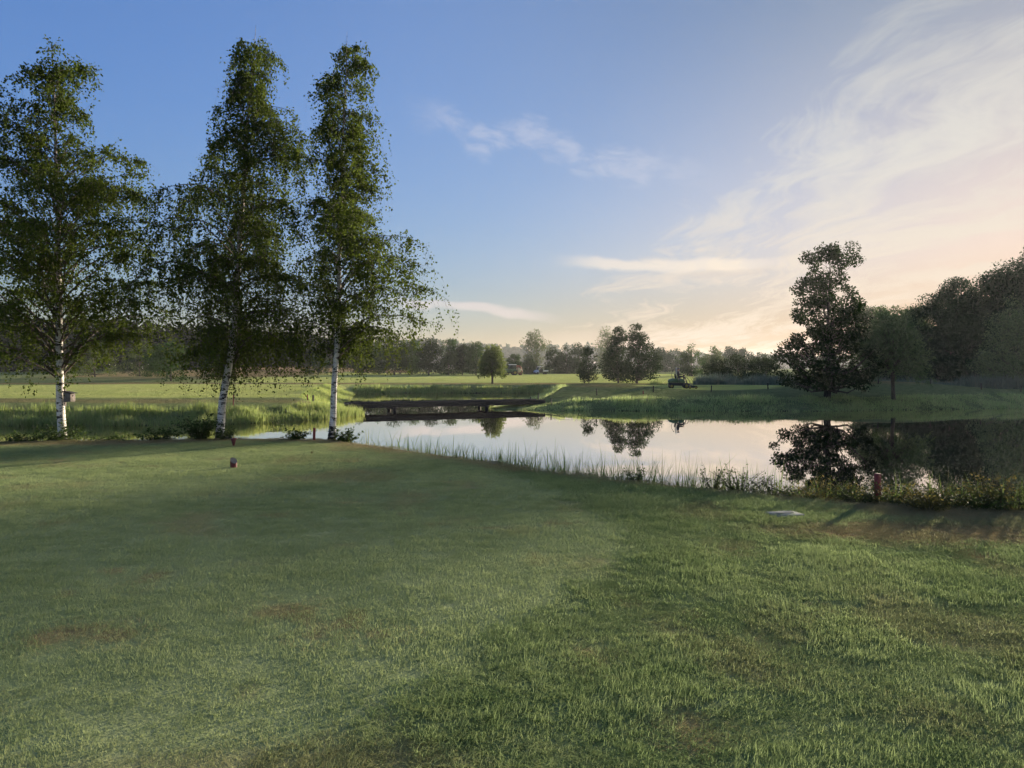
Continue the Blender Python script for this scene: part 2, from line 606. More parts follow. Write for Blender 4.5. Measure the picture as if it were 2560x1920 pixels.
def grass_colour(t):
    """Colour of turf from the ground's own zones, shared by the sheet and the blades on it."""
    pos = t.n('ShaderNodeNewGeometry').outputs['Position']
    big = t.noise(pos, 0.35, 4, 0.6)
    mid = t.noise(pos, 2.3, 4, 0.6)
    return pos, big, mid


def grass_sheet():
    m, t, out = material('turf')
    pos, big, mid = grass_colour(t)

    def attr(n):
        a = t.n('ShaderNodeAttribute')
        a.attribute_name = n
        return a.outputs['Fac']
    tee, dry, fw, mud = attr('tee'), attr('dry'), attr('fairway'), attr('mud')
    fine = t.noise(pos, 38.0, 4, 0.7)
    far_fine = t.noise(t.vm('MULTIPLY', pos, (1.0, 0.6, 1.0)), 3.1, 5, 0.7)
    rough_c = t.mix(t.ss(mid, 0.3, 0.7), (0.13, 0.175, 0.072), (0.25, 0.29, 0.13))
    rough_c = t.mix(t.m('MULTIPLY', t.ss(fine, 0.35, 0.75), 0.5), rough_c, (0.18, 0.22, 0.085))
    tee_c = t.mix(t.ss(big, 0.3, 0.7), (0.22, 0.275, 0.125), (0.33, 0.37, 0.18))
    fw_c = t.mix(t.ss(big, 0.3, 0.7), (0.47, 0.54, 0.14), (0.59, 0.61, 0.20))
    stripes = t.n('ShaderNodeTexWave', wave_type='BANDS', bands_direction='X')
    t.link(t.vm('ADD', pos, t.vm('SCALE', t.xyz(mid, big, 0.0))), stripes.inputs['Vector'])
    stripes.inputs['Scale'].default_value = 0.09
    stripes.inputs['Distortion'].default_value = 0.6
    fw_c = t.mix(t.m('MULTIPLY', stripes.outputs['Fac'], 0.22), fw_c, (0.56, 0.60, 0.24))
    dry_c = t.mix(t.ss(far_fine, 0.3, 0.7), (0.22, 0.15, 0.07), (0.42, 0.30, 0.15))
    c = t.mix(tee, rough_c, tee_c)
    c = t.mix(fw, c, fw_c)
    c = t.mix(t.m('MULTIPLY', dry, t.m('ADD', 0.55, t.m('MULTIPLY', mid, 0.8))), c, dry_c)
    c = t.mix(mud, c, (0.035, 0.028, 0.018))
    far_low = t.noise(pos, 0.9, 3, 0.6)
    hgt = t.m('ADD', t.m('MULTIPLY', fine, 0.03), t.m('MULTIPLY', t.m('ADD', far_fine, t.m('MULTIPLY', far_low, 1.6)), t.m('ADD', 0.01, t.m('MULTIPLY', t.ss(t.sep(pos)[1], 26.0, 40.0), 0.9))))
    nrm = bump(t, hgt, 1.0, 0.8)
    p = principled(t, None, c, 0.9, 0.0, 0.0, nrm)
    p.inputs['Sheen Weight'].default_value = 0.04
    p.inputs['Sheen Roughness'].default_value = 0.5
    p.inputs['Sheen Tint'].default_value = (0.8, 0.85, 0.7, 1)
    t.link(p.outputs[0], out.inputs['Surface'])
    return m


M = {}
M['turf'] = grass_sheet()
# one sheet, finer near the camera, out to the horizon
ang = np.concatenate([np.linspace(-64, 64, 420), np.linspace(66, 294, 58)])
ang = np.radians(ang)
rad = np.concatenate([[0.0], np.geomspace(0.6, 2600.0, 560)])
AA, RR_ = np.meshgrid(ang, rad[1:])
gx, gy = RR_ * np.sin(AA), RR_ * np.cos(AA)
gz = height(gx, gy)
na, nr = len(ang), len(rad) - 1
V = np.concatenate([[[0, 0, hz(0, 0)]], np.stack([gx, gy, gz], -1).reshape(-1, 3)])
ii = np.arange(nr - 1)[:, None] * na + 1
jj = np.arange(na)[None, :]
jn = (jj + 1) % na
quads = np.stack([ii + jj, ii + na + jj, ii + na + jn, ii + jn], -1).reshape(-1, 4)[:, ::-1]
fan = np.stack([np.zeros(na, int), 1 + np.arange(na), 1 + (np.arange(na) + 1) % na], -1)[:, ::-1]
ground = mesh_np('ground', V, [quads, fan], M['turf'], smooth=True)
tag(ground, 'mown turf and rough grass of the golf course around the pond', 'ground', kind='structure')
for nm, arr in zip(('tee', 'dry', 'fairway', 'mud'), zones(V[:, 0], V[:, 1])):
    a = ground.data.attributes.new(nm, 'FLOAT', 'POINT')
    a.data.foreach_set('value', np.asarray(arr, dtype=np.float32))

# ------------------------------------------------------------------ water
m, t, out = material('pond_water')
pos = t.n('ShaderNodeNewGeometry').outputs['Position']
rip = t.noise(t.vm('MULTIPLY', pos, (1.0, 0.5, 1.0)), 1.6, 3, 0.5)
nrm_w = bump(t, rip, 0.05, 0.02)
deep = principled(t, None, (0.045, 0.036, 0.026), 0.5, 0.0, 0.0, nrm_w)
gl = t.n('ShaderNodeBsdfGlossy')
gl.inputs['Roughness'].default_value = 0.012
gl.inputs['Color'].default_value = (1.0, 0.95, 0.90, 1)
t.link(nrm_w, gl.inputs['Normal'])
fr = t.n('ShaderNodeFresnel')
fr.inputs['IOR'].default_value = 1.36
mxw = t.n('ShaderNodeMixShader')
t.link(t.m('MINIMUM', t.m('MULTIPLY', fr.outputs[0], 1.9), 0.95), mxw.inputs[0])
t.link(deep.outputs[0], mxw.inputs[1])
t.link(gl.outputs[0], mxw.inputs[2])
t.link(mxw.outputs[0], out.inputs['Surface'])
M['water'] = m
wp = POND
mb = MB()
xs = np.linspace(-150, 95, 50)
ys = np.linspace(-8, 92, 40)
X, Y = np.meshgrid(xs, ys)
Vw = np.stack([X, Y, np.full_like(X, WATER)], -1).reshape(-1, 3)
iw = np.arange(len(ys) - 1)[:, None] * len(xs)
jw = np.arange(len(xs) - 1)[None, :]
Fw = np.stack([iw + jw, iw + jw + 1, iw + len(xs) + jw + 1, iw + len(xs) + jw], -1).reshape(-1, 4)
pond = mesh_np('pond_water', Vw, [Fw], M['water'])
tag(pond, 'still brown pond water mirroring the dawn sky and trees', 'water', kind='structure')

# ------------------------------------------------------------------ leaves and trees
def unit(v):
    return v / (np.linalg.norm(v, axis=-1, keepdims=True) + 1e-9)


def leaf_quads(C, D, N, ln, wd, fold=0.0):
    """Diamond leaves: C base points, D directions, N rough normals, ln lengths, wd widths."""
    D = unit(D)
    S = unit(np.cross(D, N))
    U = np.cross(S, D)
    ln, wd = np.asarray(ln)[:, None], np.asarray(wd)[:, None]
    a = C
    b = C + D * ln * 0.42 + S * wd * 0.5 + U * wd * fold
    c = C + D * ln
    d = C + D * ln * 0.42 - S * wd * 0.5 + U * wd * fold
    V = np.stack([a, b, c, d], 1).reshape(-1, 3)
    F = np.arange(len(V)).reshape(-1, 4)
    return V, F


def rand_dir(rng, n, flat=1.0):
    v = rng.normal(size=(n, 3))
    v[:, 2] *= flat
    return unit(v)


def env_radius(env, zf, az):
    """env rows: (height fraction, reach to -x, reach to +x); depth reach is their mean."""
    e = np.asarray(env, dtype=float)
    l, r = np.interp(zf, e[:, 0], e[:, 1]), np.interp(zf, e[:, 0], e[:, 2])
    ca = np.cos(az)
    side = np.where(ca > 0, r, l)
    mean = 0.5 * (l + r)
    return np.abs(ca) * side + (1 - np.abs(ca)) * mean


def trunk_curve(pts, n=14):
    """Smooth polyline through (x, y, z) points, by height."""
    P = np.asarray(pts, dtype=float)
    z = np.linspace(P[0, 2], P[-1, 2], n)
    return np.stack([np.interp(z, P[:, 2], P[:, 0]), np.interp(z, P[:, 2], P[:, 1]), z], -1)


def clump_tree(name, loc, H, env, rng, mats, r0=0.14, trunk=None, n_clump=60, per=90, leaf=0.16, rc=0.13, z0=0.18,
               label=None, cat='tree', group=None, flat=0.75, depth_scale=1.0, shell=0.55, stems=1, hang=0.0, twig=True):
    """A broadleaf tree: trunk with limbs, and a crown of leaf clumps round the ends of the limbs."""
    root = empty(name, loc, label, cat, group)
    T = trunk_curve(trunk if trunk is not None else [(0, 0, -0.1), (0.02 * H * rng.normal(), 0.02 * H * rng.normal(), H * 0.5), (0.02 * H * rng.normal(), 0, H * 0.93)])
    wood = MB()
    rr = r0 * (1 - np.linspace(0, 1, len(T)) ** 0.9 * 0.9)
    rr[0] *= 1.35
    wood.tube(T, rr, 8)
    # clump centres, biased to the outside of the crown
    zf = rng.random(n_clump * 6)
    az = rng.random(n_clump * 6) * 2 * np.pi
    R0 = env_radius(env, zf, az)
    keep = rng.random(len(zf)) < (R0 / R0.max()) ** 1.3 + 0.08
    zf, az, R0 = zf[keep][:n_clump], az[keep][:n_clump], R0[keep][:n_clump]
    n = len(zf)
    u = shell + (1 - shell) * rng.random(n) ** 0.8
    inner = rng.random(n) < 0.25
    u[inner] *= 0.5
    cz = (z0 + (1 - z0) * zf) * H
    tx, ty = np.interp(cz, T[:, 2], T[:, 0]), np.interp(cz, T[:, 2], T[:, 1])
    Cc = np.stack([tx + np.cos(az) * R0 * u, ty + np.sin(az) * R0 * u * depth_scale, cz], -1)
    rcs = rc * H * rng.uniform(0.55, 1.25, n)
    rcs = np.minimum(rcs, 0.25 * rc * H + R0 * 0.75)
    # limbs
    for i in np.argsort(-rcs)[: max(10, n // 3)]:
        zs = max(z0 * H * 0.75, Cc[i, 2] - R0[i] * rng.uniform(0.35, 0.8))
        a = np.array([np.interp(zs, T[:, 2], T[:, 0]), np.interp(zs, T[:, 2], T[:, 1]), zs])
        b = Cc[i]
        mid = a * 0.45 + b * 0.55 + np.array([0, 0, -0.06 * H * rng.random()])
        s = np.interp(zs, T[:, 2], rr) * 0.5
        wood.tube([a, mid, b], [s, s * 0.6, s * 0.2], 5, caps=False)
    wood.build('trunk', mats[0], root, smooth=True)
    # leaves
    k = np.maximum(8, (per * 1.55 * (rcs / rcs.mean()) ** 1.6).astype(int))
    idx = np.repeat(np.arange(n), k)
    tot = len(idx)
    dv = rand_dir(rng, tot)
    pos = Cc[idx] + dv * np.array([1, 1, flat]) * (rcs[idx] * (0.35 + 0.75 * rng.random(tot) ** 0.6))[:, None]
    if hang:
        pos[:, 2] -= hang * rng.random(tot) ** 2 * rcs[idx]
    Dd = unit(dv * 0.5 + rand_dir(rng, tot) * 0.9 + np.array([0, 0, -0.35]))
    Nn = unit(dv * 0.4 + np.array([0, 0, 0.7]) + rand_dir(rng, tot) * 0.7)
    ls = leaf * rng.uniform(0.6, 1.25, tot)
    Vl, Fl = leaf_quads(pos, Dd, Nn, ls, ls * 0.72)
    tag(mesh_np('crown', Vl, [Fl], mats[1], root), kind='stuff')
    return root


def birch_tree(name, loc, H, pts, env, rng, mats, r0, z_first, n_prim, droop, label, leaf=0.060, strands=9, z_low=1.15):
    root = empty(name, loc, label, 'tree', 'birches on the tee bank')
    T = trunk_curve(pts, 26)
    T[:, :2] += 0.012 * np.sin(np.arange(26)[:, None] * np.array([0.9, 1.3]))
    zf_t = np.linspace(0, 1, 26)
    rr = r0 * np.clip((1 - zf_t) ** 0.85, 0.03, 1)
    rr[0] *= 1.45
    rr[1] *= 1.12
    tw = MB()
    tw.tube(T, rr, 16)
    tw.build('trunk', mats[0], root, smooth=True)
    br = MB()
    LC, LD, LN = [], [], []
    zs = z_first + (H * 0.95 - z_first) * ((np.arange(n_prim) + rng.random(n_prim)) / n_prim) ** 1.05
    qs = np.linspace(0, 1, 6)
    for i, z in enumerate(zs):
        zf = (z - z_first) / (H - z_first)
        azm = i * 2.399963 + rng.normal() * 0.7
        rise = rng.uniform(0.75, 1.9) * (1.15 if zf > 0.6 else 0.85)
        L = float(env_radius(env, np.array([zf]), np.array([azm]))[0])
        L = float(env_radius(env, np.array([min(1.0, zf + 0.6 * L * rise / (H - z_first))]), np.array([azm]))[0]) * rng.choice([0.5, 0.75, 0.92, 1.0, 1.15])
        a = np.array([np.interp(z, T[:, 2], T[:, 0]), np.interp(z, T[:, 2], T[:, 1]), z])
        out = np.array([math.cos(azm), math.sin(azm), 0.0])
        side = np.array([-out[1], out[0], 0.0])
        t = np.linspace(0, 1, 9)
        bend, wig = rng.normal() * 0.25, rng.normal() * 0.05
        P = a + out * (L * t)[:, None] + side * (bend * L * t ** 2 + wig * np.sin(t * 9))[:, None]
        P[:, 2] += L * (rise * t - (0.35 + 0.6 * droop) * rise * t ** 2.2) + 0.03 * np.sin(t * 11 + i)
        rb = max(0.005, np.interp(z, T[:, 2], rr) * 0.34)
        br.tube(P, rb * (1 - 0.85 * t) + 0.0015, 5, caps=False)
        ns = int(strands * (0.45 + L * 0.7) * rng.choice([0.35, 0.75, 1.0, 1.3, 1.65]))
        ts = rng.random(ns) ** 0.75 * 0.96 + 0.08
        p0 = np.stack([np.interp(ts, t, P[:, q]) for q in range(3)], -1)
        ph = rng.random(ns) * 2 * np.pi
        lat = np.stack([np.cos(ph), np.sin(ph), np.zeros(ns)], -1) * 0.8 + out * 0.3
        reach = rng.uniform(0.10, 0.50, ns) * (0.55 + 0.45 * L)
        hang = rng.uniform(0.05, 1.0, ns) ** 1.2 * (0.34 + 1.25 * droop) * (0.6 + 0.5 * min(1, L / 1.5))
        upv = rng.uniform(-0.05, 0.32, ns) * (1.25 - droop) * (1.5 if zf > 0.75 else 1.0)
        for s in range(ns):
            S = p0[s] + lat[s] * (reach[s] * (1 - (1 - qs) ** 1.7))[:, None]
            S[:, 2] += upv[s] * qs - hang[s] * qs ** 1.8
            br.tube(S, 0.0024 * (1 - 0.6 * qs), 3, caps=False)
            k = int(rng.choice([6, 12, 22, 32]) * (0.65 + 0.8 * hang[s]))
            qq = rng.random(k) ** 0.75
            pt = np.stack([np.interp(qq, qs, S[:, j]) for j in range(3)], -1) + rng.normal(size=(k, 3)) * 0.04
            LC.append(pt)
            LD.append(rand_dir(rng, k) * 0.8 + np.array([0, 0, -0.7]))
            LN.append(rand_dir(rng, k) + lat[s] * 0.3)
    br.build('branches', mats[1], root, smooth=True)
    C, D, N = np.concatenate(LC), np.concatenate(LD), np.concatenate(LN)
    ok = rng.random(len(C)) < np.clip((C[:, 2] - z_low) / 1.3, 0, 1) ** 0.7
    C, D, N = C[ok], D[ok], N[ok]
    ls = leaf * rng.uniform(0.65, 1.25, len(C))
    Vl, Fl = leaf_quads(C, D, N, ls, ls * 0.78, 0.08)
    tag(mesh_np('crown', Vl, [Fl], mats[2], root), kind='stuff')
    return root, len(C)


def pollard(name, loc, trunk_h, rx, rz, rng, mats, r0, label, n_rod=150, leaf=0.13, lean=(0, 0), group=None):
    """A pollarded willow: stout trunk, knobbly head, a brush of straight rods clothed in narrow leaves."""
    root = empty(name, loc, label, 'tree', group)
    wood = MB()
    T = trunk_curve([(lean[0], lean[1], -0.1), (lean[0] * 0.4, 0, trunk_h * 0.5), (0, 0, trunk_h)], 8)
    rr = np.array([1.5, 1.1, 1.0, 0.95, 0.95, 1.0, 1.25, 1.35]) * r0
    wood.tube(T, rr, 10)
    for k in range(7):
        a = k * 0.9
        wood.tube([(0, 0, trunk_h - 0.05), (math.cos(a) * r0 * 1.6, math.sin(a) * r0 * 1.6, trunk_h + r0 * (0.8 + rng.random()))], [r0 * 0.9, r0 * 0.55], 6)
    LC, LD, LN = [], [], []
    for i in range(n_rod):
        cosz = 1 - (i + 0.5) / n_rod * 1.30          # from straight up to a little below level
        azm = i * 2.399963 + rng.normal() * 0.15
        sinz = math.sqrt(max(0.0, 1 - cosz * cosz))
        L = rng.uniform(0.74, 1.08)
        q = np.linspace(0, 1, 6)
        R_ = q * L
        P = np.stack([math.cos(azm) * sinz * rx * R_, math.sin(azm) * sinz * rx * R_, trunk_h + 0.1 + rz * (cosz * R_ * 0.95 + 0.28 * R_ * (1 - 0.9 * R_))], -1)
        wood.tube(P, 0.018 * (1 - 0.8 * q), 3, caps=False)
        k = int(rng.uniform(34, 60))
        qq = 0.18 + 0.86 * rng.random(k) ** 0.62
        pt = np.stack([np.interp(qq, q, P[:, j]) for j in range(3)], -1) + rng.normal(size=(k, 3)) * 0.06 * rx / 2
        LC.append(pt)
        dirn = unit((P[-1] - P[0])[None])[0]
        LD.append(dirn * 0.75 + rand_dir(rng, k) * 0.7)
        LN.append(rand_dir(rng, k) + np.array([0, 0, 0.5]))
    wood.build('trunk', mats[0], root, smooth=True)
    C, D, N = np.concatenate(LC), np.concatenate(LD), np.concatenate(LN)
    ls = leaf * rng.uniform(0.7, 1.3, len(C))
    Vl, Fl = leaf_quads(C, D, N, ls, ls * 0.36)
    tag(mesh_np('crown', Vl, [Fl], mats[1], root), kind='stuff')
    return root


# bark and leaf materials
m, t, out = material('birch_bark')
co = t.n('ShaderNodeTexCoord').outputs['Object']
flatco = t.vm('MULTIPLY', co, (3.2, 3.2, 9.0))
marks = t.noise(flatco, 1.5, 4, 0.65, 0.8)
lent = t.noise(t.vm('MULTIPLY', co, (6.0, 6.0, 42.0)), 1.4, 2, 0.5)
zc = t.sep(co)[2]
basef = t.ss(zc, 0.75, 0.0)
mk = t.ss(t.m('ADD', marks, t.m('MULTIPLY', basef, 0.14)), 0.545, 0.575)
upper = t.ss(zc, 2.2, 5.5)
c = t.mix(t.ss(t.noise(co, 4.0, 4, 0.6), 0.3, 0.7), (0.56, 0.53, 0.50), (0.76, 0.73, 0.69))
c = t.mix(t.m('MULTIPLY', upper, 0.8), c, (0.22, 0.16, 0.12))
c = t.mix(t.m('MULTIPLY', t.ss(lent, 0.60, 0.66), 0.65), c, (0.10, 0.085, 0.075))
c = t.mix(mk, c, (0.022, 0.02, 0.02))
principled(t, out, c, 0.7, 0, 0.3, bump(t, t.m('ADD', marks, lent), 0.5, 0.03))
M['birch_bark'] = m
M['birch_twig'] = worn('birch_twig', (0.075, 0.052, 0.042), 0.7, var=0.4, scale=8)
M['birch_leaf'] = leafmat('birch_leaf', (0.024, 0.046, 0.012), (0.085, 0.112, 0.018), 0.38)
m, t, out = material('tree_bark')
co = t.n('ShaderNodeTexCoord').outputs['Object']
nz = t.noise(t.vm('MULTIPLY', co, (9.0, 9.0, 1.6)), 1.6, 6, 0.65)
principled(t, out, t.mix(t.ss(nz, 0.3, 0.7), (0.035, 0.028, 0.022), (0.12, 0.10, 0.08)), 0.85, 0, 0.2, bump(t, nz, 0.7, 0.05))
M['bark'] = m
M['leaf_dark'] = leafmat('alder_leaf', (0.012, 0.027, 0.009), (0.028, 0.052, 0.013), 0.22)
M['leaf_mid'] = leafmat('broad_leaf', (0.018, 0.044, 0.012), (0.045, 0.086, 0.018), 0.34)
M['leaf_willow'] = leafmat('willow_leaf', (0.065, 0.10, 0.028), (0.14, 0.175, 0.045), 0.42)
M['leaf_willow_grey'] = leafmat('osier_leaf', (0.075, 0.13, 0.052), (0.145, 0.205, 0.085), 0.40)
M['leaf_pale'] = leafmat('poplar_leaf', (0.045, 0.07, 0.03), (0.095, 0.12, 0.045), 0.36)
M['leaf_wood'] = leafmat('woodland_leaf', (0.011, 0.031, 0.012), (0.024, 0.056, 0.018), 0.2)

M['leaf_shaded'] = leafmat('shaded_wood_leaf', (0.010, 0.015, 0.013), (0.019, 0.026, 0.021), 0.1, 0.8, 0.0)  # far left wood: its shade is put into this near-black leaf colour


def px_env(rows, cx_of, Y, y_top, y_bot, grow=1.0):
    """Crown outline measured in the photograph -> reach in metres either side of the trunk."""
    out = []
    for py, xl, xr in rows:
        zf = (y_bot - py) / (y_bot - y_top)
        cx = cx_of(py)
        out.append((zf, max(0.05, (cx - xl) / F_PX * Y * grow), max(0.05, (xr - cx) / F_PX * Y * grow)))
    return sorted(out)


def birch_from_photo(trunk_px, env_px, Y, z_first, n_prim, droop, r0, seed, label, strands):
    base = at(trunk_px[0][0], trunk_px[0][1], Y)
    base.z = hz(base.x, base.y)
    pts = [(0, 0, -0.08)]
    for px, py in trunk_px[1:]:
        p = at(px, py, Y)
        pts.append((p.x - base.x, 0.0, p.z - base.z))
    H = pts[-1][2]
    ys = [p[1] for p in trunk_px][::-1]
    xs_ = [p[0] for p in trunk_px][::-1]
    y_top, y_bot = trunk_px[-1][1], trunk_px[0][1] - z_first / Y * F_PX
    env = px_env(env_px, lambda py: np.interp(py, ys, xs_), Y, y_top, y_bot, 0.98)
    return birch_tree('birch_tree', base, H, pts, env, np.random.default_rng(seed), (M['birch_bark'], M['birch_twig'], M['birch_leaf']), r0, z_first, n_prim, droop, label, strands=strands)


b1, n1_ = birch_from_photo([(156, 1098), (152, 1000), (148, 880), (146, 600), (138, 300), (130, 135)],
    [(100, 70, 190), (150, 30, 215), (210, -30, 255), (290, -90, 330), (400, -140, 365), (500, -150, 375), (620, -150, 385), (720, -140, 375), (800, -110, 345), (870, -90, 330)],
    17.6, 1.95, 118, 0.35, 0.105, 11, 'broad upright birch with a nest box fixed to its white trunk', 24)
b2, n2_ = birch_from_photo([(544, 1096), (556, 1000), (579, 891), (597, 650), (612, 400), (640, 62)],
    [(110, 588, 700), (160, 578, 716), (240, 520, 760), (320, 420, 745), (380, 385, 745), (480, 380, 765), (600, 375, 765), (700, 385, 750), (800, 440, 745), (900, 520, 740)],
    17.9, 1.9, 112, 0.95, 0.10, 22, 'leaning weeping birch between the other two birches', 24)
b3, n3_ = birch_from_photo([(827, 1098), (836, 960), (843, 880), (850, 560), (860, 300), (868, 78)],
    [(120, 840, 915), (180, 812, 935), (260, 800, 950), (350, 770, 965), (450, 755, 985), (520, 752, 1040), (640, 755, 1048), (740, 755, 1040), (820, 760, 1035), (880, 790, 950)],
    17.7, 2.0, 112, 0.70, 0.082, 33, 'slim straight birch beside the red stake at the pond edge', 22)

# nest box on the first birch
nb = at(173.5, 993, 17.55)
box = empty('nest_box', nb, 'weathered wooden nest box with a sloping roof on the birch trunk', 'nest box')
M['old_wood'] = worn('weathered_wood', (0.19, 0.155, 0.14), 0.8, var=0.45, scale=14, bmp=0.4)
M['felt'] = worn('roof_felt', (0.022, 0.02, 0.02), 0.9, var=0.4)
M['hole'] = worn('nest_hole', (0.008, 0.006, 0.005), 0.95)
MB().prism([(-0.11, -0.115), (0.10, -0.105), (0.10, 0.075), (-0.11, 0.125)], -0.075, 0.075, 0.004).build('box_body', M['old_wood'], box)
MB().box((0.012, 0, 0.122), (0.275, 0.19, 0.014), ry=0.19, bev=0.003).build('roof', M['felt'], box)
MB().lathe([(0.0, 0.0), (0.016, 0.0), (0.016, 0.004), (0.0, 0.004)], (0.1015, -0.0, 0.035), 'x', 14).build('entrance_hole', M['hole'], box)
MB().box((-0.125, 0, 0.0), (0.024, 0.045, 0.42), bev=0.003).build('mounting_batten', M['old_wood'], box)
box.rotation_euler = (0, 0, R(-14))

# ------------------------------------------------------------------ trees beyond the water
def tree_px(name, label, px, py_base, py_top, Y, rows, seed, mats, n_clump=55, per=70, leaf=None, group=None, z0=None, rc=0.13, r0=None, sink=0.05, **kw):
    """A clump tree whose outline rows are (py, x_left, x_right) in the photograph's frame."""
    g = ground_at(px, py_base, Y)
    top = at(px, py_top, Y)
    H = top.z - g.z
    ys_low = max(r[0] for r in rows)
    low_z = at(px, ys_low, Y).z - g.z
    zz0 = max(0.03, low_z / H) if z0 is None else z0
    y_bot = ys_low
    env = px_env(rows, lambda py: px, Y, py_top, y_bot)
    g.z -= sink
    return clump_tree(name, g, H, env, np.random.default_rng(seed), mats, r0 or 0.018 * H + 0.02, n_clump=n_clump, per=per,
                      leaf=leaf or max(0.11, 0.0016 * Y), rc=rc, z0=zz0, label=label, group=group, **kw)


BD, BM_, BP, BW = (M['bark'], M['leaf_dark']), (M['bark'], M['leaf_mid']), (M['bark'], M['leaf_pale']), (M['bark'], M['leaf_wood'])

tree_px('alder_tree', 'tall dark alder standing alone on the far bank', 2068, 994, 612, 52.5,
        [(612, 2050, 2110), (640, 2005, 2145), (675, 2010, 2110), (720, 1990, 2118), (760, 1975, 2150), (800, 1985, 2155), (840, 1965, 2160), (880, 1930, 2185), (930, 1920, 2195), (965, 1990, 2150)],
        101, BD, n_clump=330, per=62, leaf=0.17, rc=0.042, r0=0.21, shell=0.45, twig=True)
pw = ground_at(2230, 990, 52.5)
pollard('pollard_willow', pw - Vector((0, 0, 0.05)), 2.15, 2.5, 4.4, np.random.default_rng(7), (M['bark'], M['leaf_willow_grey']), 0.13,
        'round-headed pollard willow beside the tall dark alder', n_rod=260, leaf=0.2, lean=(0.12, 0))
pw = ground_at(1231, 962, 92.0)
pollard('pollard_willow', pw - Vector((0, 0, 0.05)), 1.45, 1.75, 3.6, np.random.default_rng(8), (M['bark'], M['leaf_willow']), 0.14,
        'sunlit pollard willow on the fairway edge beyond the bridge', n_rod=240, leaf=0.22)
tree_px('young_tree', 'small conical young tree left of the paired trees', 1472, 965, 862, 94.0,
        [(862, 1466, 1480), (890, 1456, 1490), (915, 1451, 1495), (940, 1450, 1495), (950, 1462, 1485)], 111, BD, 45, 60, 0.17, r0=0.05, rc=0.11)
tree_px('field_tree', 'wide tree with dark layered crown, first of the pair', 1546, 962, 820, 97.0,
        [(820, 1541, 1556), (845, 1530, 1570), (880, 1517, 1570), (915, 1503, 1574), (940, 1505, 1574), (948, 1522, 1565)], 112, BD, 150, 46, 0.19, r0=0.13, rc=0.075, group='paired trees on the fairway')
tree_px('field_tree', 'taller spreading tree, second of the pair on the fairway', 1592, 962, 812, 95.0,
        [(812, 1582, 1596), (835, 1570, 1612), (865, 1570, 1628), (900, 1564, 1646), (930, 1562, 1652), (948, 1572, 1625)], 113, BD, 170, 46, 0.19, r0=0.14, rc=0.075, group='paired trees on the fairway')

# belt of trees behind the fairway
row = [  # px, base, top, depth, half width, label
    (905, 938, 850, 150, 30, 'round tree showing behind the slim birch crown'),
    (948, 937, 858, 152, 26, 'low tree at the birch end of the belt'),
    (986, 937, 844, 149, 30, 'tall tree with twin trunks in the belt'),
    (1030, 937, 853, 151, 27, 'dense tree between two taller belt trees'),
    (1072, 937, 846, 148, 28, 'broad tree with a sunlit flank in the belt'),
    (1122, 937, 852, 151, 27, 'tree with a pale sunlit crown in mid belt'),
    (1156, 937, 863, 153, 22, 'short belt tree with bare trunk'),
    (1190, 937, 858, 150, 26, 'belt tree half hidden by the sunlit pollard'),
]
for i, (px, pb, pt, Y, hw, lab) in enumerate(row):
    tree_px('belt_tree', lab, px, pb, pt, Y, [(pt, px - hw * 0.3, px + hw * 0.3), (pt + 18, px - hw * 0.8, px + hw * 0.8), (pt + 45, px - hw * 1.05, px + hw * 1.05), (922, px - hw, px + hw), (929, px - hw * 0.6, px + hw * 0.6)],
            200 + i, BM_ if i % 2 else BD, 60, 75, 0.27, 'trees in the belt behind the fairway', rc=0.15)
row = [
    (1288, 936, 886, 172, 20, 'bushy low tree behind the tractor', BM_),
    (1322, 934, 898, 165, 17, 'small round tree between tractor and cart', BP),
    (1342, 936, 824, 186, 29, 'tall feathery birch rising above the far belt', BP),
    (1388, 939, 868, 172, 24, 'dense tree behind the white cart', BD),
    (1418, 940, 864, 170, 22, 'second tree past the white cart', BD),
    (1446, 941, 857, 173, 20, 'pointed tree behind the young conical tree', BD),
    (1519, 936, 818, 215, 24, 'hazy tall poplar behind the paired trees', BP),
    (1650, 936, 872, 232, 26, 'misty round tree past the paired trees', BW),
    (1690, 936, 874, 236, 28, 'misty flat-topped tree next along', BW),
    (1731, 944, 864, 140, 29, 'open tree with a clear trunk behind the mower', BM_),
    (1778, 944, 858, 150, 26, 'loose tree rising over the dark thicket', BP),
    (1826, 934, 869, 262, 22, 'pale misty tree far behind the thicket', BW),
    (1862, 934, 873, 268, 24, 'faint rounded tree far beyond the thicket', BW),
    (1905, 934, 884, 272, 28, 'faintest low tree next to the alder', BW),
]
for i, (px, pb, pt, Y, hw, lab, mt) in enumerate(row):
    lo = pb - 5 if pb - pt > 60 else pb - 1
    tree_px('distant_tree', lab, px, pb, pt, Y, [(pt, px - hw * 0.25, px + hw * 0.25), (pt + (pb - pt) * 0.2, px - hw * 0.75, px + hw * 0.75), (pt + (pb - pt) * 0.5, px - hw * 1.05, px + hw * 1.0), (pb - (pb - pt) * 0.15, px - hw * 0.95, px + hw), (lo, px - hw * 0.7, px + hw * 0.7)],
            300 + i, mt, 46, 58, 0.0019 * Y, 'single trees on the far side of the course', rc=0.14)
# dark thicket to the left of the alder
for i, (px, pt, hw, Y, lab) in enumerate([(1795, 900, 38, 99, 'low dark thicket end nearest the mower'), (1845, 890, 48, 101, 'highest dark rounded thorn in the thicket'), (1915, 896, 46, 103, 'dark thorn of the thicket touching the alder')]):
    tree_px('thorn_tree', lab, px, 947, pt, Y, [(pt, px - hw * 0.4, px + hw * 0.4), (pt + 12, px - hw * 0.9, px + hw * 0.9), (925, px - hw * 1.1, px + hw * 1.1), (946, px - hw, px + hw)],
            350 + i, BD, 70, 60, 0.19, 'thorns in the dark thicket', z0=0.02, rc=0.2, r0=0.09)
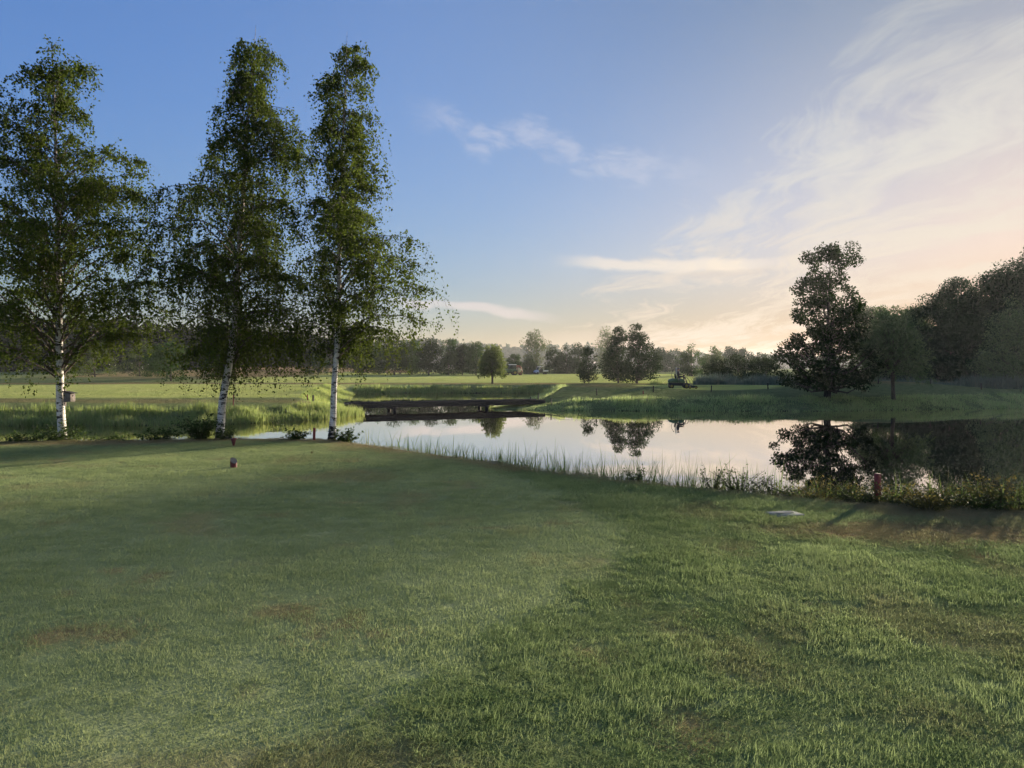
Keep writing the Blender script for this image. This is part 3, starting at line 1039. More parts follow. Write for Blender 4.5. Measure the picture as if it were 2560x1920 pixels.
# trees in front of the dark wood on the far left
for i, (px, pb, pt, Y, hw, lab, mt) in enumerate([
    (238, 950, 850, 128, 52, 'greyish tree against the dark wood behind the nest box', BP),
    (350, 953, 858, 118, 50, 'pale leafy tree overlapping the dark wood', BP),
    (428, 961, 850, 100, 42, 'bright green young tree with a thin trunk', BM_),
    (395, 957, 866, 112, 36, 'slender sapling beside the bright green tree', BM_),
    (542, 956, 862, 112, 42, 'sunlit tree standing behind the leaning birch', BM_),
    (795, 937, 880, 150, 36, 'low tree in the gap beside the slim birch', BW)]):
    tree_px('parkland_tree', lab, px, pb, pt, Y, [(pt, px - hw * 0.3, px + hw * 0.3), (pt + 22, px - hw * 0.85, px + hw * 0.85), (pt + 50, px - hw, px + hw), (pb - 16, px - hw * 0.8, px + hw * 0.8)],
            400 + i, mt, 50, 62, 0.2, 'trees in front of the dark wood', rc=0.14)

# the wood that climbs on the right and shades the tee; it runs on out of the picture
wood_rows = [
    (2180, 768, 128, 55, 'yellowish sunlit tree crown showing over the pollard willow', BM_),
    (2268, 770, 122, 60, 'round crown at the low end of the hanging wood', BM_),
    (2345, 736, 114, 62, 'second crown up the slope of the hanging wood', BW),
    (2405, 702, 106, 62, 'third crown up the slope of the hanging wood', BW),
    (2470, 690, 100, 66, 'fourth crown up the slope of the hanging wood', BW),
    (2535, 655, 95, 70, 'tall crown near the picture edge in the wood', BW),
    (2610, 622, 92, 80, 'tallest crown at the picture edge of the wood', BW),
]
for i, (px, pt, Y, hw, lab, mt) in enumerate(wood_rows):
    tree_px('woodland_tree', lab, px, 936, pt, Y, [(pt, px - hw * 0.3, px + hw * 0.3), (pt + 30, px - hw * 0.85, px + hw * 0.85), (pt + 80, px - hw * 1.1, px + hw * 1.1), (880, px - hw * 1.1, px + hw * 1.1), (934, px - hw, px + hw)],
            500 + i, mt, 140, 100, 0.29, 'trees of the hanging wood', rc=0.095, z0=0.03, r0=0.3)
for i, (px, pt, Y, hw, lab) in enumerate([
    (2300, 850, 100, 46, 'low shrubby tree filling the foot of the wood'), (2375, 820, 96, 50, 'mid-height dark tree under the second wood crown'),
    (2440, 800, 91, 52, 'mid-height dark tree behind the osier'), (2245, 880, 104, 44, 'lowest dark bush seen under the pollard willow')]):
    tree_px('woodland_tree', lab, px, 937, pt, Y, [(pt, px - hw * 0.4, px + hw * 0.4), (pt + 22, px - hw, px + hw), (934, px - hw * 1.1, px + hw * 1.1)],
            520 + i, BW, 90, 95, 0.27, 'trees of the hanging wood', rc=0.12, z0=0.03, r0=0.2)
rg = np.random.default_rng(77)
for i, (x, y, H) in enumerate([(68, 101, 15.5), (76, 106, 17), (67, 90, 17), (73, 84, 18), (81, 80, 18.5), (88, 72, 17)]):
    clump_tree('woodland_tree', (x, y, hz(x, y)), H, [(0, 3.0, 3.0), (0.3, 4.2, 4.2), (0.7, 3.6, 3.6), (1.0, 1.0, 1.0)], np.random.default_rng(540 + i), BW, 0.3, n_clump=60, per=(22 if x < 70 else 44), leaf=0.32, rc=0.12, z0=0.05,
               label='tree of the hanging wood that runs on beyond the picture', group='trees of the hanging wood')
tree_px('osier_bush', 'soft green osier willow at the foot of the wood', 2560, 950, 742, 74,
        [(742, 2535, 2590), (780, 2500, 2640), (830, 2470, 2660), (900, 2462, 2670), (948, 2475, 2665)], 560, (M['bark'], M['leaf_willow_grey']), 120, 80, 0.2, rc=0.11, z0=0.03)


# far-off wood behind the left green: reads as one mass
def wood_mass(name, label, line, rng, mat, n, leaf, per):
    """Crowns packed along a band: line rows are (x, y, height, depth of band)."""
    L = np.asarray(line, dtype=float)
    s = rng.random(n) * (len(L) - 1)
    k = np.arange(len(L))
    cx, cy, ch, cd = (np.interp(s, k, L[:, q]) for q in range(4))
    cy = cy + (rng.random(n) - 0.3) * cd
    hgt = ch * rng.uniform(0.75, 1.08, n)
    base = height(cx, cy)
    rad_ = hgt * rng.uniform(0.16, 0.26, n)
    idx = np.repeat(np.arange(n), per)
    tot = len(idx)
    dv = rand_dir(rng, tot)
    zc_ = rng.random(tot) ** 0.75
    prof = np.sqrt(np.clip(1 - (2 * zc_ - 0.85) ** 2 / 1.4, 0.05, 1))
    pos = np.stack([cx[idx] + dv[:, 0] * rad_[idx] * prof, cy[idx] + dv[:, 1] * rad_[idx] * prof, base[idx] + zc_ * hgt[idx]], -1)
    pos += rng.normal(size=pos.shape) * 0.12 * rad_[idx][:, None]
    ls = leaf * rng.uniform(0.6, 1.3, tot)
    Vl, Fl = leaf_quads(pos, rand_dir(rng, tot), unit(dv + np.array([0, 0, 0.5])), ls, ls * 0.8)
    o = mesh_np(name, Vl, [Fl], mat)
    return tag(o, label, 'wood', kind='stuff')


def src_line(rows):
    out = []
    for px, pt, Y in rows:
        g = ground_at(px, 940, Y)
        out.append((g.x, g.y, at(px, pt, Y).z - g.z, 16))
    return out


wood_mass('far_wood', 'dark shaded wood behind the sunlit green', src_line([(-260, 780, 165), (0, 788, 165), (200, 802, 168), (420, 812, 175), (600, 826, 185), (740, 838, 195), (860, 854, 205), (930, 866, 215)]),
          np.random.default_rng(61), M['leaf_shaded'], 430, 0.85, 190)
wood_mass('far_wood', 'hazy line of woods on the horizon beyond the fairway', src_line([(820, 852, 820), (1000, 850, 840), (1100, 851, 840), (1200, 862, 860), (1290, 868, 880), (1420, 866, 880), (1560, 872, 880), (1700, 882, 860), (1900, 890, 840), (2100, 892, 820), (2300, 880, 780)]),
          np.random.default_rng(62), M['leaf_wood'], 420, 3.4, 100)

# ------------------------------------------------------------------ grass, reeds and weeds
def blade_mesh(P, h, wd, azm, bend, seg=2):
    """Tapered curved blades as one vertex/face set."""
    n = len(P)
    q = np.linspace(0, 1, seg + 1)
    dirn = np.stack([np.cos(azm), np.sin(azm), np.zeros(n)], -1)
    fa = azm + np.pi / 2
    side = np.stack([np.cos(fa), np.sin(fa), np.zeros(n)], -1)
    V, F = [], []
    for k in range(seg + 1):
        c = P + dirn * (bend * h * q[k] ** 1.8)[:, None]
        c[:, 2] += h * (q[k] - 0.35 * np.minimum(bend, 1.2) * q[k] ** 2.4)
        wk = wd * (1 - q[k]) ** 0.7 * 0.5
        if k < seg:
            V += [c - side * wk[:, None], c + side * wk[:, None]]
        else:
            V += [c]
    per = 2 * seg + 1
    V = np.stack(V, 1).reshape(-1, 3)
    o = np.arange(n)[:, None] * per
    quads = [o + np.array([[2 * k, 2 * k + 1, 2 * k + 3, 2 * k + 2]]) for k in range(seg - 1)]
    tri = o + np.array([[2 * seg - 2, 2 * seg - 1, 2 * seg]])
    return V, ([np.concatenate(quads)] if quads else []) + [tri]


def blade_material(name, lo, hi, dry, trans=0.35, spec=0.0, rough=0.85, dew=0.0, instanced=True, scale=0.6):
    m, t, out = material(name)
    g = t.n('ShaderNodeNewGeometry')
    pos, rnd = g.outputs['Position'], g.outputs['Random Per Island']
    big = t.noise(pos, scale, 4, 0.62)
    mid = t.noise(t.vm('MULTIPLY', pos, (1.0, 1.6, 1.0)), 3.3, 3, 0.6)
    f = t.m('ADD', t.m('MULTIPLY', t.ss(big, 0.38, 0.62), 0.42), t.m('ADD', t.m('MULTIPLY', t.ss(mid, 0.38, 0.62), 0.34), t.m('MULTIPLY', rnd, 0.36)))
    c = t.mix(f, lo, hi)
    if instanced:
        a = t.n('ShaderNodeAttribute', attribute_type='INSTANCER')
        a.attribute_name = 'dry'
        d = t.m('MULTIPLY', a.outputs['Fac'], t.m('ADD', 0.6, rnd))
        c = t.mix(d, c, dry)
    else:
        c = t.mix(t.m('MULTIPLY', t.ss(rnd, 0.80, 0.97), 0.8), c, dry)
    p = principled(t, None, c, rough, 0, spec)
    if dew:
        p.inputs['Sheen Weight'].default_value = dew
        p.inputs['Sheen Tint'].default_value = (0.85, 0.95, 0.85, 1)
        p.inputs['Sheen Roughness'].default_value = 0.4
    tr = t.n('ShaderNodeBsdfTranslucent')
    t.put(tr.inputs['Color'], t.mix(0.3, c, tuple(min(1, x * 1.6) for x in hi)))
    mx = t.n('ShaderNodeMixShader')
    mx.inputs[0].default_value = trans
    t.link(p.outputs[0], mx.inputs[1])
    t.link(tr.outputs[0], mx.inputs[2])
    t.link(mx.outputs[0], out.inputs['Surface'])
    return m


M['blade_tee'] = blade_material('tee_grass', (0.14, 0.205, 0.088), (0.37, 0.425, 0.20), (0.34, 0.255, 0.145), trans=0.42, dew=0.03)
M['blade_rough'] = blade_material('rough_grass', (0.115, 0.19, 0.070), (0.31, 0.375, 0.165), (0.27, 0.21, 0.125), trans=0.42, dew=0.02)
M['reed'] = blade_material('reed_blade', (0.070, 0.125, 0.034), (0.18, 0.25, 0.075), (0.26, 0.20, 0.10), instanced=False)
M['reed_blue'] = blade_material('pale_reed', (0.09, 0.125, 0.095), (0.20, 0.25, 0.18), (0.24, 0.21, 0.15), instanced=False)
M['reed_sun'] = blade_material('bank_reed', (0.15, 0.215, 0.07), (0.33, 0.39, 0.13), (0.34, 0.28, 0.14), trans=0.5, instanced=False)
M['bank_grass'] = blade_material('bank_grass', (0.15, 0.25, 0.08), (0.52, 0.60, 0.25), (0.44, 0.36, 0.22), trans=0.5, instanced=False, scale=1.6)


def patches(nm, rng, size, n, h, wd, bend, seg, mat, kinds=4, clump=0.0):
    """Small pieces of turf to be laid side by side."""
    coll = bpy.data.collections.new(nm)
    for k in range(kinds):
        P = np.zeros((n, 3))
        P[:, :2] = (rng.random((n, 2)) - 0.5) * size
        if clump:
            cc = (rng.random((14, 2)) - 0.5) * size
            sel = rng.integers(0, 14, n)
            use = rng.random(n) < clump
            P[use, :2] = cc[sel[use]] + rng.normal(size=(use.sum(), 2)) * size * 0.05
        hh = rng.uniform(*h, n)
        main = rng.random() * 6.28
        az_ = np.where(rng.random(n) < 0.6, main + rng.normal(size=n) * 0.9, rng.random(n) * 6.28)
        Vb, Fb = blade_mesh(P, hh, rng.uniform(*wd, n), az_, rng.uniform(*bend, n), seg)
        me_o = mesh_np(nm + '_piece', Vb, Fb, mat)
        COL.objects.unlink(me_o)
        coll.objects.link(me_o)
    return coll


def scatter(name, pts, rot, scl, dry, coll, label, cat):
    me = bpy.data.meshes.new(name)
    n = len(pts)
    me.vertices.add(n)
    me.vertices.foreach_set('co', np.asarray(pts, np.float32).ravel())
    rv = np.zeros((n, 3), np.float32)
    rv[:, 2] = rot
    me.attributes.new('rot', 'FLOAT_VECTOR', 'POINT').data.foreach_set('vector', rv.ravel())
    me.attributes.new('scl', 'FLOAT_VECTOR', 'POINT').data.foreach_set('vector', np.asarray(scl, np.float32).ravel())
    me.attributes.new('dry', 'FLOAT', 'POINT').data.foreach_set('value', np.asarray(dry, np.float32))
    o = link(bpy.data.objects.new(name, me))
    ng = bpy.data.node_groups.new(name, 'GeometryNodeTree')
    ng.interface.new_socket('Geometry', in_out='INPUT', socket_type='NodeSocketGeometry')
    ng.interface.new_socket('Geometry', in_out='OUTPUT', socket_type='NodeSocketGeometry')
    gi, go = ng.nodes.new('NodeGroupInput'), ng.nodes.new('NodeGroupOutput')
    iop = ng.nodes.new('GeometryNodeInstanceOnPoints')
    ci = ng.nodes.new('GeometryNodeCollectionInfo')
    ci.inputs['Collection'].default_value = coll
    ci.inputs['Separate Children'].default_value = True
    ci.inputs['Reset Children'].default_value = True
    iop.inputs['Pick Instance'].default_value = True

    def named(nm, ty):
        a = ng.nodes.new('GeometryNodeInputNamedAttribute')
        a.data_type = ty
        a.inputs['Name'].default_value = nm
        return a.outputs[0]
    L = ng.links.new
    L(gi.outputs[0], iop.inputs['Points'])
    L(ci.outputs[0], iop.inputs['Instance'])
    L(named('rot', 'FLOAT_VECTOR'), iop.inputs['Rotation'])
    L(named('scl', 'FLOAT_VECTOR'), iop.inputs['Scale'])
    L(iop.outputs[0], go.inputs[0])
    md = o.modifiers.new('scatter', 'NODES')
    md.node_group = ng
    return tag(o, label, cat, kind='stuff')


rg = np.random.default_rng(5)
tee_pieces = patches('tee_turf', rg, 0.42, 700, (0.011, 0.028), (0.0026, 0.0046), (0.2, 1.0), 1, M['blade_tee'])
rough_pieces = patches('rough_turf', rg, 0.42, 820, (0.022, 0.052), (0.0026, 0.0045), (0.4, 1.5), 2, M['blade_rough'], clump=0.3)


def lawn_points(step, y0, y1):
    """Jittered grid over the part of the lawn in or near the picture."""
    gx_, gy_ = np.meshgrid(np.arange(-16, 9, step), np.arange(y0, y1, step))
    x = gx_.ravel() + rg.uniform(-0.4, 0.4, gx_.size) * step
    y = gy_.ravel() + rg.uniform(-0.4, 0.4, gx_.size) * step
    e = np.array(LAWN_EDGE)
    ok = (np.abs(x) < 0.74 * y + 0.9) & (y < np.interp(x, e[:, 0], e[:, 1]) + 0.55)
    return x[ok], y[ok]


px1, py1 = lawn_points(0.25, 2.2, 9.0)
px2, py2 = lawn_points(0.32, 9.0, 18.5)
lx, ly = np.concatenate([px1, px2]), np.concatenate([py1, py2])
teez, dryz, _, _ = zones(lx, ly)
lz = height(lx, ly)
n_ = len(lx)
is_tee = teez > rg.random(n_)
scale_l = np.where(ly > 9, 1.35, 1.1)
tuss = vnoise(lx, ly, 0.55, 71)
tuss2 = vnoise(lx, ly, 0.30, 77, 2)
hs = np.where(is_tee, 0.55 + 0.45 * tuss + 0.5 * sstep(tuss2, 0.3, 0.75), 0.42 + 0.5 * sstep(tuss, 0.3, 0.8) + 0.55 * sstep(tuss2, 0.3, 0.75))
hs = hs * (1 - 0.45 * dryz)
scl = np.stack([scale_l, scale_l, hs * scale_l], -1)
pts = np.stack([lx, ly, lz - 0.002], -1)
rot = rg.random(n_) * 6.283
scatter('tee_grass', pts[is_tee], rot[is_tee], scl[is_tee], dryz[is_tee], tee_pieces, 'short dewy mown grass of the tee', 'grass')
scatter('rough_grass', pts[~is_tee], rot[~is_tee], scl[~is_tee], dryz[~is_tee], rough_pieces, 'longer tussocky grass beside the tee', 'grass')


def along(line, s):
    L = np.asarray(line, float)
    d = np.concatenate([[0], np.cumsum(np.hypot(*np.diff(L, axis=0).T))])
    u = s * d[-1]
    T = np.stack([np.interp(u, d, L[:, 0]), np.interp(u, d, L[:, 1])], -1)
    e = np.stack([np.interp(u + 0.05, d, L[:, 0]), np.interp(u + 0.05, d, L[:, 1])], -1) - np.stack([np.interp(u - 0.05, d, L[:, 0]), np.interp(u - 0.05, d, L[:, 1])], -1)
    e /= np.linalg.norm(e, axis=1)[:, None] + 1e-9
    return T, np.stack([-e[:, 1], e[:, 0]], -1)


def reed_band(name, label, line, n, off, h, wd, bend, mat, rng, seg=2, weight=None, cat='reeds', top=None, sink=0.03):
    """Blades along a line; off = range of offset to the line's left-hand side."""
    s = rng.random(n)
    if weight is not None:
        keep = rng.random(n) < np.interp(s, weight[0], weight[1])
        s = s[keep]
    n = len(s)
    T, N = along(line, s)
    o = rng.uniform(off[0], off[1], n)
    P2 = T + N * o[:, None] + rng.normal(size=(n, 2)) * 0.05
    z = height(P2[:, 0], P2[:, 1])
    hh = rng.uniform(h[0], h[1], n) * (0.35 + 1.3 * sstep(vnoise(P2[:, 0], P2[:, 1], 1.5, 91), 0.2, 0.8))
    hh = hh * np.clip(np.hypot(P2[:, 0] - 0.2, (P2[:, 1] - 51.2) * 0.8) / 4.2, 0.12, 1.0)   # trodden short round the bridge end
    if top is not None:
        hh = np.maximum(0.1, rng.uniform(top[0], top[1], n) * (0.35 + 1.25 * vnoise(P2[:, 0], P2[:, 1], 0.55, 93)) - z)
    P3 = np.stack([P2[:, 0], P2[:, 1], z - sink], -1)
    Vb, Fb = blade_mesh(P3, hh, rng.uniform(*wd, n), rng.random(n) * 6.283, rng.uniform(*bend, n), seg)
    return tag(mesh_np(name, Vb, Fb, mat), label, cat, kind='stuff')


near_edge = [(-4.2, 17.5), (-2.5, 15.8), (-0.7, 13.85), (0.7, 12.45), (1.9, 11.4), (3.3, 10.4), (4.4, 9.7), (5.3, 9.1), (6.4, 8.8), (9, 8.3)]
rr_ = np.random.default_rng(9)
reed_band('reeds', 'sparse green reeds rising from the near shore of the pond', near_edge, 6400, (-0.15, 0.75), (0.5, 1), (0.009, 0.021), (0.05, 0.95), M['reed'], rr_, 3,
          ([0, 0.12, 0.26, 0.36, 0.52, 0.60, 0.75, 1.0], [0.12, 0.15, 0.5, 1.0, 1.0, 0.6, 0.7, 0.8]), top=(0.0, 0.50))
near_left = [(-13.5, 16.6), (-9, 17.2), (-6.5, 17.9), (-4.2, 17.7)]
reed_band('shore_grass', 'thin upright grass in the water between the birches', near_left, 1300, (0.5, 1.6), (0.5, 1), (0.006, 0.012), (0.05, 0.4), M['reed'], rr_, 2,
          ([0, 0.55, 0.7, 1.0], [0.25, 0.3, 1.0, 1.0]), top=(-0.12, 0.14), cat='grass')
far_left = [(-45, 35.4), (-35, 36), (-25.4, 36.3), (-20, 36.4), (-15.5, 36.8), (-13.2, 38.2), (-10.5, 41.5), (-9.25, 44.9), (-9.9, 46.6)]
reed_band('reeds', 'thick bright reeds on the bank below the green', far_left, 26000, (-0.2, 2.4), (0.26, 0.52), (0.02, 0.04), (0.05, 0.5), M['reed_sun'], rr_, 2)
side_shore = [(-9.9, 46.6), (-10.6, 48), (-12.5, 54), (-14, 62), (-16, 72), (-18, 83)]
reed_band('reeds', 'low reeds up the shore behind the end of the footbridge', side_shore, 7000, (-0.2, 3.0), (0.18, 0.34), (0.03, 0.05), (0.05, 0.5), M['reed_sun'], rr_, 1)
back = [(-18, 83), (-12, 84.5), (-5, 84), (5, 84.6), (14, 84), (20, 84)]
reed_band('reeds', 'reed fringe along the back shore beyond the bridge', back, 9000, (0.0, 2.0), (0.26, 0.50), (0.05, 0.08), (0.05, 0.5), M['reed_sun'], rr_, 1)
right_bank = [(60, 48), (50, 52.6), (36.8, 52.3), (29, 50.3), (20.7, 48.7), (10, 49.0), (2, 49.4), (-1.2, 49.6), (-1.6, 53), (0, 58), (2, 66)]
reed_band('bank_grass', 'long uncut grass on the bank below the fence posts', right_bank, 42000, (-3.2, 0.15), (0.14, 0.38), (0.02, 0.055), (0.1, 0.9), M['bank_grass'], rr_, 1, cat='grass')
bed = [(21, 84), (26, 82), (32, 79), (38, 76), (46, 73), (56, 70), (70, 64)]
reed_band('reed_bed', 'tall grey-green reed bed in front of the wood', bed, 22000, (-2.0, 4.0), (0.65, 1.15), (0.05, 0.09), (0.1, 0.6), M['reed_blue'], rr_, 2)
moor = [(-70, 168), (-50, 168), (-36, 165), (-24, 168)]
reed_band('moor_grass', 'tawny seeding grass on the low mound past the fairway', moor, 9000, (-6, 8), (0.3, 0.6), (0.10, 0.18), (0.1, 0.8),
          blade_material('tawny_grass', (0.22, 0.16, 0.11), (0.34, 0.26, 0.18), (0.3, 0.24, 0.16), instanced=False), rr_, 1, cat='grass')


def leafy(name, label, loc, rng, size, n_stem, leaf, mat, cat='shrub', group=None, aspect=0.55, per=26, up=0.9):
    """A low leafy plant: stems from the root with leaves up them."""
    root = empty(name, loc, label, cat, group)
    st = MB()
    C, D, N = [], [], []
    for i in range(n_stem):
        a = rng.random() * 6.283
        L = rng.uniform(0.5, 1.0)
        q = np.linspace(0, 1, 6)
        outr = rng.uniform(0.15, 1.0)
        base = np.array([math.cos(a), math.sin(a), 0.0]) * size[0] * 0.35 * rng.random()
        P = base + np.stack([math.cos(a) * outr * size[0] * q ** 1.4, math.sin(a) * outr * size[1] * q ** 1.4, size[2] * L * (up * q * 1.35 - 0.35 * outr * q ** 2.2)], -1)
        st.tube(P, 0.006 * (1 - 0.6 * q), 4, caps=False)
        k = int(rng.uniform(0.6, 1.3) * per)
        qq = 0.12 + 0.9 * rng.random(k)
        C.append(np.stack([np.interp(qq, q, P[:, j]) for j in range(3)], -1) + rng.normal(size=(k, 3)) * 0.025)
        D.append(rand_dir(rng, k, 0.5) + np.array([0, 0, -0.1]))
        N.append(np.array([0, 0, 1.0]) + rand_dir(rng, k) * 0.6)
    st.build('stems', M['stem'], root)
    C, D, N = map(np.concatenate, (C, D, N))
    ls = leaf * rng.uniform(0.5, 1.3, len(C))
    Vl, Fl = leaf_quads(C, D, N, ls, ls * aspect, 0.06)
    tag(mesh_np('leaves', Vl, [Fl], mat, root), kind='stuff')
    return root


M['stem'] = worn('plant_stem', (0.07, 0.075, 0.03), 0.7, var=0.4)
M['nettle'] = leafmat('nettle_leaf', (0.030, 0.055, 0.018), (0.085, 0.125, 0.035), 0.35)
M['bramble'] = leafmat('bramble_leaf', (0.035, 0.056, 0.020), (0.085, 0.105, 0.038), 0.3)
M['yellow_leaf'] = leafmat('yellowing_leaf', (0.085, 0.095, 0.03), (0.18, 0.15, 0.05), 0.35)
rl = np.random.default_rng(15)
for px, py, Y, sz, ns, lab in [
    (150, 1098, 17.2, (0.75, 0.4, 0.55), 34, 'nettles round the foot of the birch with the nest box'),
    (60, 1105, 17.0, (0.6, 0.35, 0.26), 20, 'low weeds at the picture edge beside the nest-box birch'),
    (270, 1103, 17.4, (0.8, 0.35, 0.22), 22, 'low spreading weeds between nest-box birch and leaning birch'),
    (500, 1098, 17.6, (0.55, 0.4, 0.62), 46, 'dense leafy bush at the foot of the leaning birch'),
    (400, 1100, 17.6, (0.55, 0.3, 0.32), 24, 'pale-leaved weeds beside the bush of the leaning birch'),
    (560, 1100, 17.7, (0.3, 0.25, 0.3), 16, 'small weed behind the foot of the leaning birch'),
    (740, 1098, 17.6, (0.4, 0.25, 0.26), 18, 'broad-leaved weeds next to the small red stake'),
    (862, 1100, 17.4, (0.3, 0.25, 0.42), 26, 'leafy suckers at the foot of the slim birch'),
]:
    p = on_bank(px, py, min(Y, 17.4))
    leafy('weed_clump', lab, (p.x, p.y, hz(p.x, p.y) - 0.02), rl, sz, ns, 0.085, M['nettle'], group='weeds round the birches')
for px, py, Y, sz, ns, mt, lab in [
    (1590, 1190, 11.9, (0.18, 0.15, 0.3), 7, 'nettle', 'small dark weed among the shore reeds'),
    (1782, 1215, 10.9, (0.2, 0.15, 0.42), 7, 'bramble', 'dark-leaved plant on the shore left of the tall rushes'),
    (1850, 1216, 10.7, (0.34, 0.2, 0.46), 13, 'nettle', 'tall leafy weed at the start of the brambles'),
    (1935, 1222, 10.4, (0.4, 0.25, 0.34), 18, 'bramble', 'bushy weed below the reflected alder'),
    (2050, 1228, 10.1, (0.5, 0.25, 0.36), 22, 'yellow_leaf', 'yellowing weeds left of the tall red stake'),
    (2140, 1246, 9.7, (0.4, 0.25, 0.30), 20, 'bramble', 'low brambles just before the tall red stake'),
    (2235, 1255, 9.4, (0.45, 0.3, 0.34), 26, 'yellow_leaf', 'mixed yellow weeds behind the tall red stake'),
    (2245, 1266, 8.9, (0.2, 0.15, 0.2), 14, 'nettle', 'small dark plant at the foot of the red stake'),
    (2165, 1262, 8.9, (0.35, 0.2, 0.22), 18, 'bramble', 'low tangle in front of the tall red stake'),
    (2320, 1285, 8.6, (0.4, 0.25, 0.24), 22, 'yellow_leaf', 'straggling pale weeds between the red stake and the bramble mound'),
    (2010, 1236, 10.0, (0.4, 0.2, 0.2), 16, 'nettle', 'creeping green weeds on the rim under the reflected alder'),
    (2370, 1262, 9.0, (0.55, 0.3, 0.42), 34, 'bramble', 'dark bramble mound past the red stake'),
    (2440, 1280, 8.6, (0.45, 0.3, 0.22), 24, 'nettle', 'glossy dark weeds in front of the bramble mound'),
    (2470, 1235, 9.3, (0.4, 0.25, 0.55), 24, 'yellow_leaf', 'tall reddish-tipped weeds behind the bramble mound'),
    (2545, 1262, 8.8, (0.5, 0.3, 0.45), 30, 'bramble', 'bramble thicket at the picture edge'),
]:
    p = on_bank(px, py, EYE * F_PX / (py - HORIZON) + 0.3, -0.12)
    sz = (sz[0] * 1.1, sz[1] * 1.2, sz[2] * 1.0)
    leafy('bank_weed', lab, (p.x, p.y, hz(p.x, p.y) - 0.02), rl, sz, int(ns * 1.7), 0.040, M[mt], group='weeds along the near shore')
# tall rushes by themselves
root = empty('tall_rush', (0, 0, 0), 'two long splayed rush leaves standing above the shore reeds', 'rush')
p = on_bank(1755, 1205, 10.9, -0.5)
root.location = (p.x, p.y, hz(p.x, p.y))
n = 9
P = np.zeros((n, 3))
P[:, :2] = rl.normal(size=(n, 2)) * 0.05
Vb, Fb = blade_mesh(P, np.array([1.0, 1.05, 0.88, 0.72, 0.7, 0.6, 0.64, 0.58, 0.55]) * ((0.55 - root.location.z) / 1.0), np.full(n, 0.016), np.array([0.1, 3.1, 0.3, 2.9, 1.5, 3.3, 0.0, 4.5, 2.0]), np.array([0.30, 0.14, 0.16, 0.2, 0.2, 0.3, 0.3, 0.2, 0.3]), 4)
mesh_np('leaves', Vb, Fb, M['reed'], root)
root = empty('tall_rush', (0, 0, 0), 'upright rush clump left of the splayed rush leaves', 'rush')
p = on_bank(1640, 1195, 11.5, -0.5)
root.location = (p.x, p.y, hz(p.x, p.y))
Vb, Fb = blade_mesh(P * 1.6, np.array([0.95, 1.0, 0.86, 0.78, 0.74, 0.7, 0.7, 0.62, 0.58]) * ((0.42 - root.location.z) / 1.0), np.full(n, 0.014), rl.random(n) * 6.28, np.full(n, 0.16), 4)
mesh_np('leaves', Vb, Fb, M['reed'], root)

# ------------------------------------------------------------------ footbridge
M['tar_wood'] = worn('tarred_timber', (0.028, 0.022, 0.022), 0.7, var=0.5, scale=5, bmp=0.4)
M['deck_wood'] = worn('deck_timber', (0.036, 0.03, 0.028), 0.75, var=0.4, scale=9, bmp=0.3)
A, B = Vector((-10.9, 48.1, -0.66)), Vector((2.1, 53.6, -0.66))
run = (B - A)
blen = run.length
brz = math.atan2(run.y, run.x)
bridge = empty('footbridge', A, 'low black timber footbridge across the neck of the pond', 'bridge', rz=brz)
BWID = 1.5
for side_y in (-BWID / 2, BWID / 2):
    MB().box((blen / 2, side_y, -0.165), (blen, 0.14, 0.20), bev=0.01).build('beam', M['tar_wood'], bridge)
    MB().box((blen / 2, side_y - math.copysign(0.02, side_y), 0.042), (blen, 0.12, 0.09), bev=0.012).build('kerb_rail', M['tar_wood'], bridge)
plank0 = None
npl = int(blen / 0.2)
for i in range(npl):
    if plank0 is None:
        plank0 = MB().box((0, 0, 0), (0.185, BWID + 0.24, 0.05), bev=0.006).build('plank', M['deck_wood'], bridge)
        o = plank0
    else:
        o = plank0.copy()
        COL.objects.link(o)
        o.parent = bridge
    o.location = (0.1 + i * blen / npl, 0.01 * math.sin(i * 7.3), -0.035)
for fx in (0.215, 0.68):
    x = fx * blen
    MB().box((x, 0, -0.325), (0.24, BWID + 0.4, 0.11), bev=0.012).build('pier_cap', M['tar_wood'], bridge)
    for side_y in (-BWID / 2, BWID / 2):
        MB().lathe([(0.0, -1.9), (0.12, -1.9), (0.115, -0.37), (0.0, -0.37)], (x, side_y, 0), 'z', 14).build('pier_post', M['tar_wood'], bridge)

# ------------------------------------------------------------------ posts and stakes
M['post_wood'] = worn('post_timber', (0.055, 0.045, 0.032), 0.85, var=0.45, scale=18, bmp=0.4)
M['red_paint'] = worn('red_stake_paint', (0.20, 0.016, 0.020), 0.55, var=0.4, scale=22)
M['red_dark'] = worn('dark_red_paint', (0.13, 0.014, 0.018), 0.6, var=0.45, scale=16)
M['cut_wood'] = worn('cut_wood', (0.17, 0.155, 0.145), 0.85, var=0.4, scale=30, bmp=0.3)
M['rope'] = worn('fence_wire', (0.06, 0.055, 0.05), 0.7)


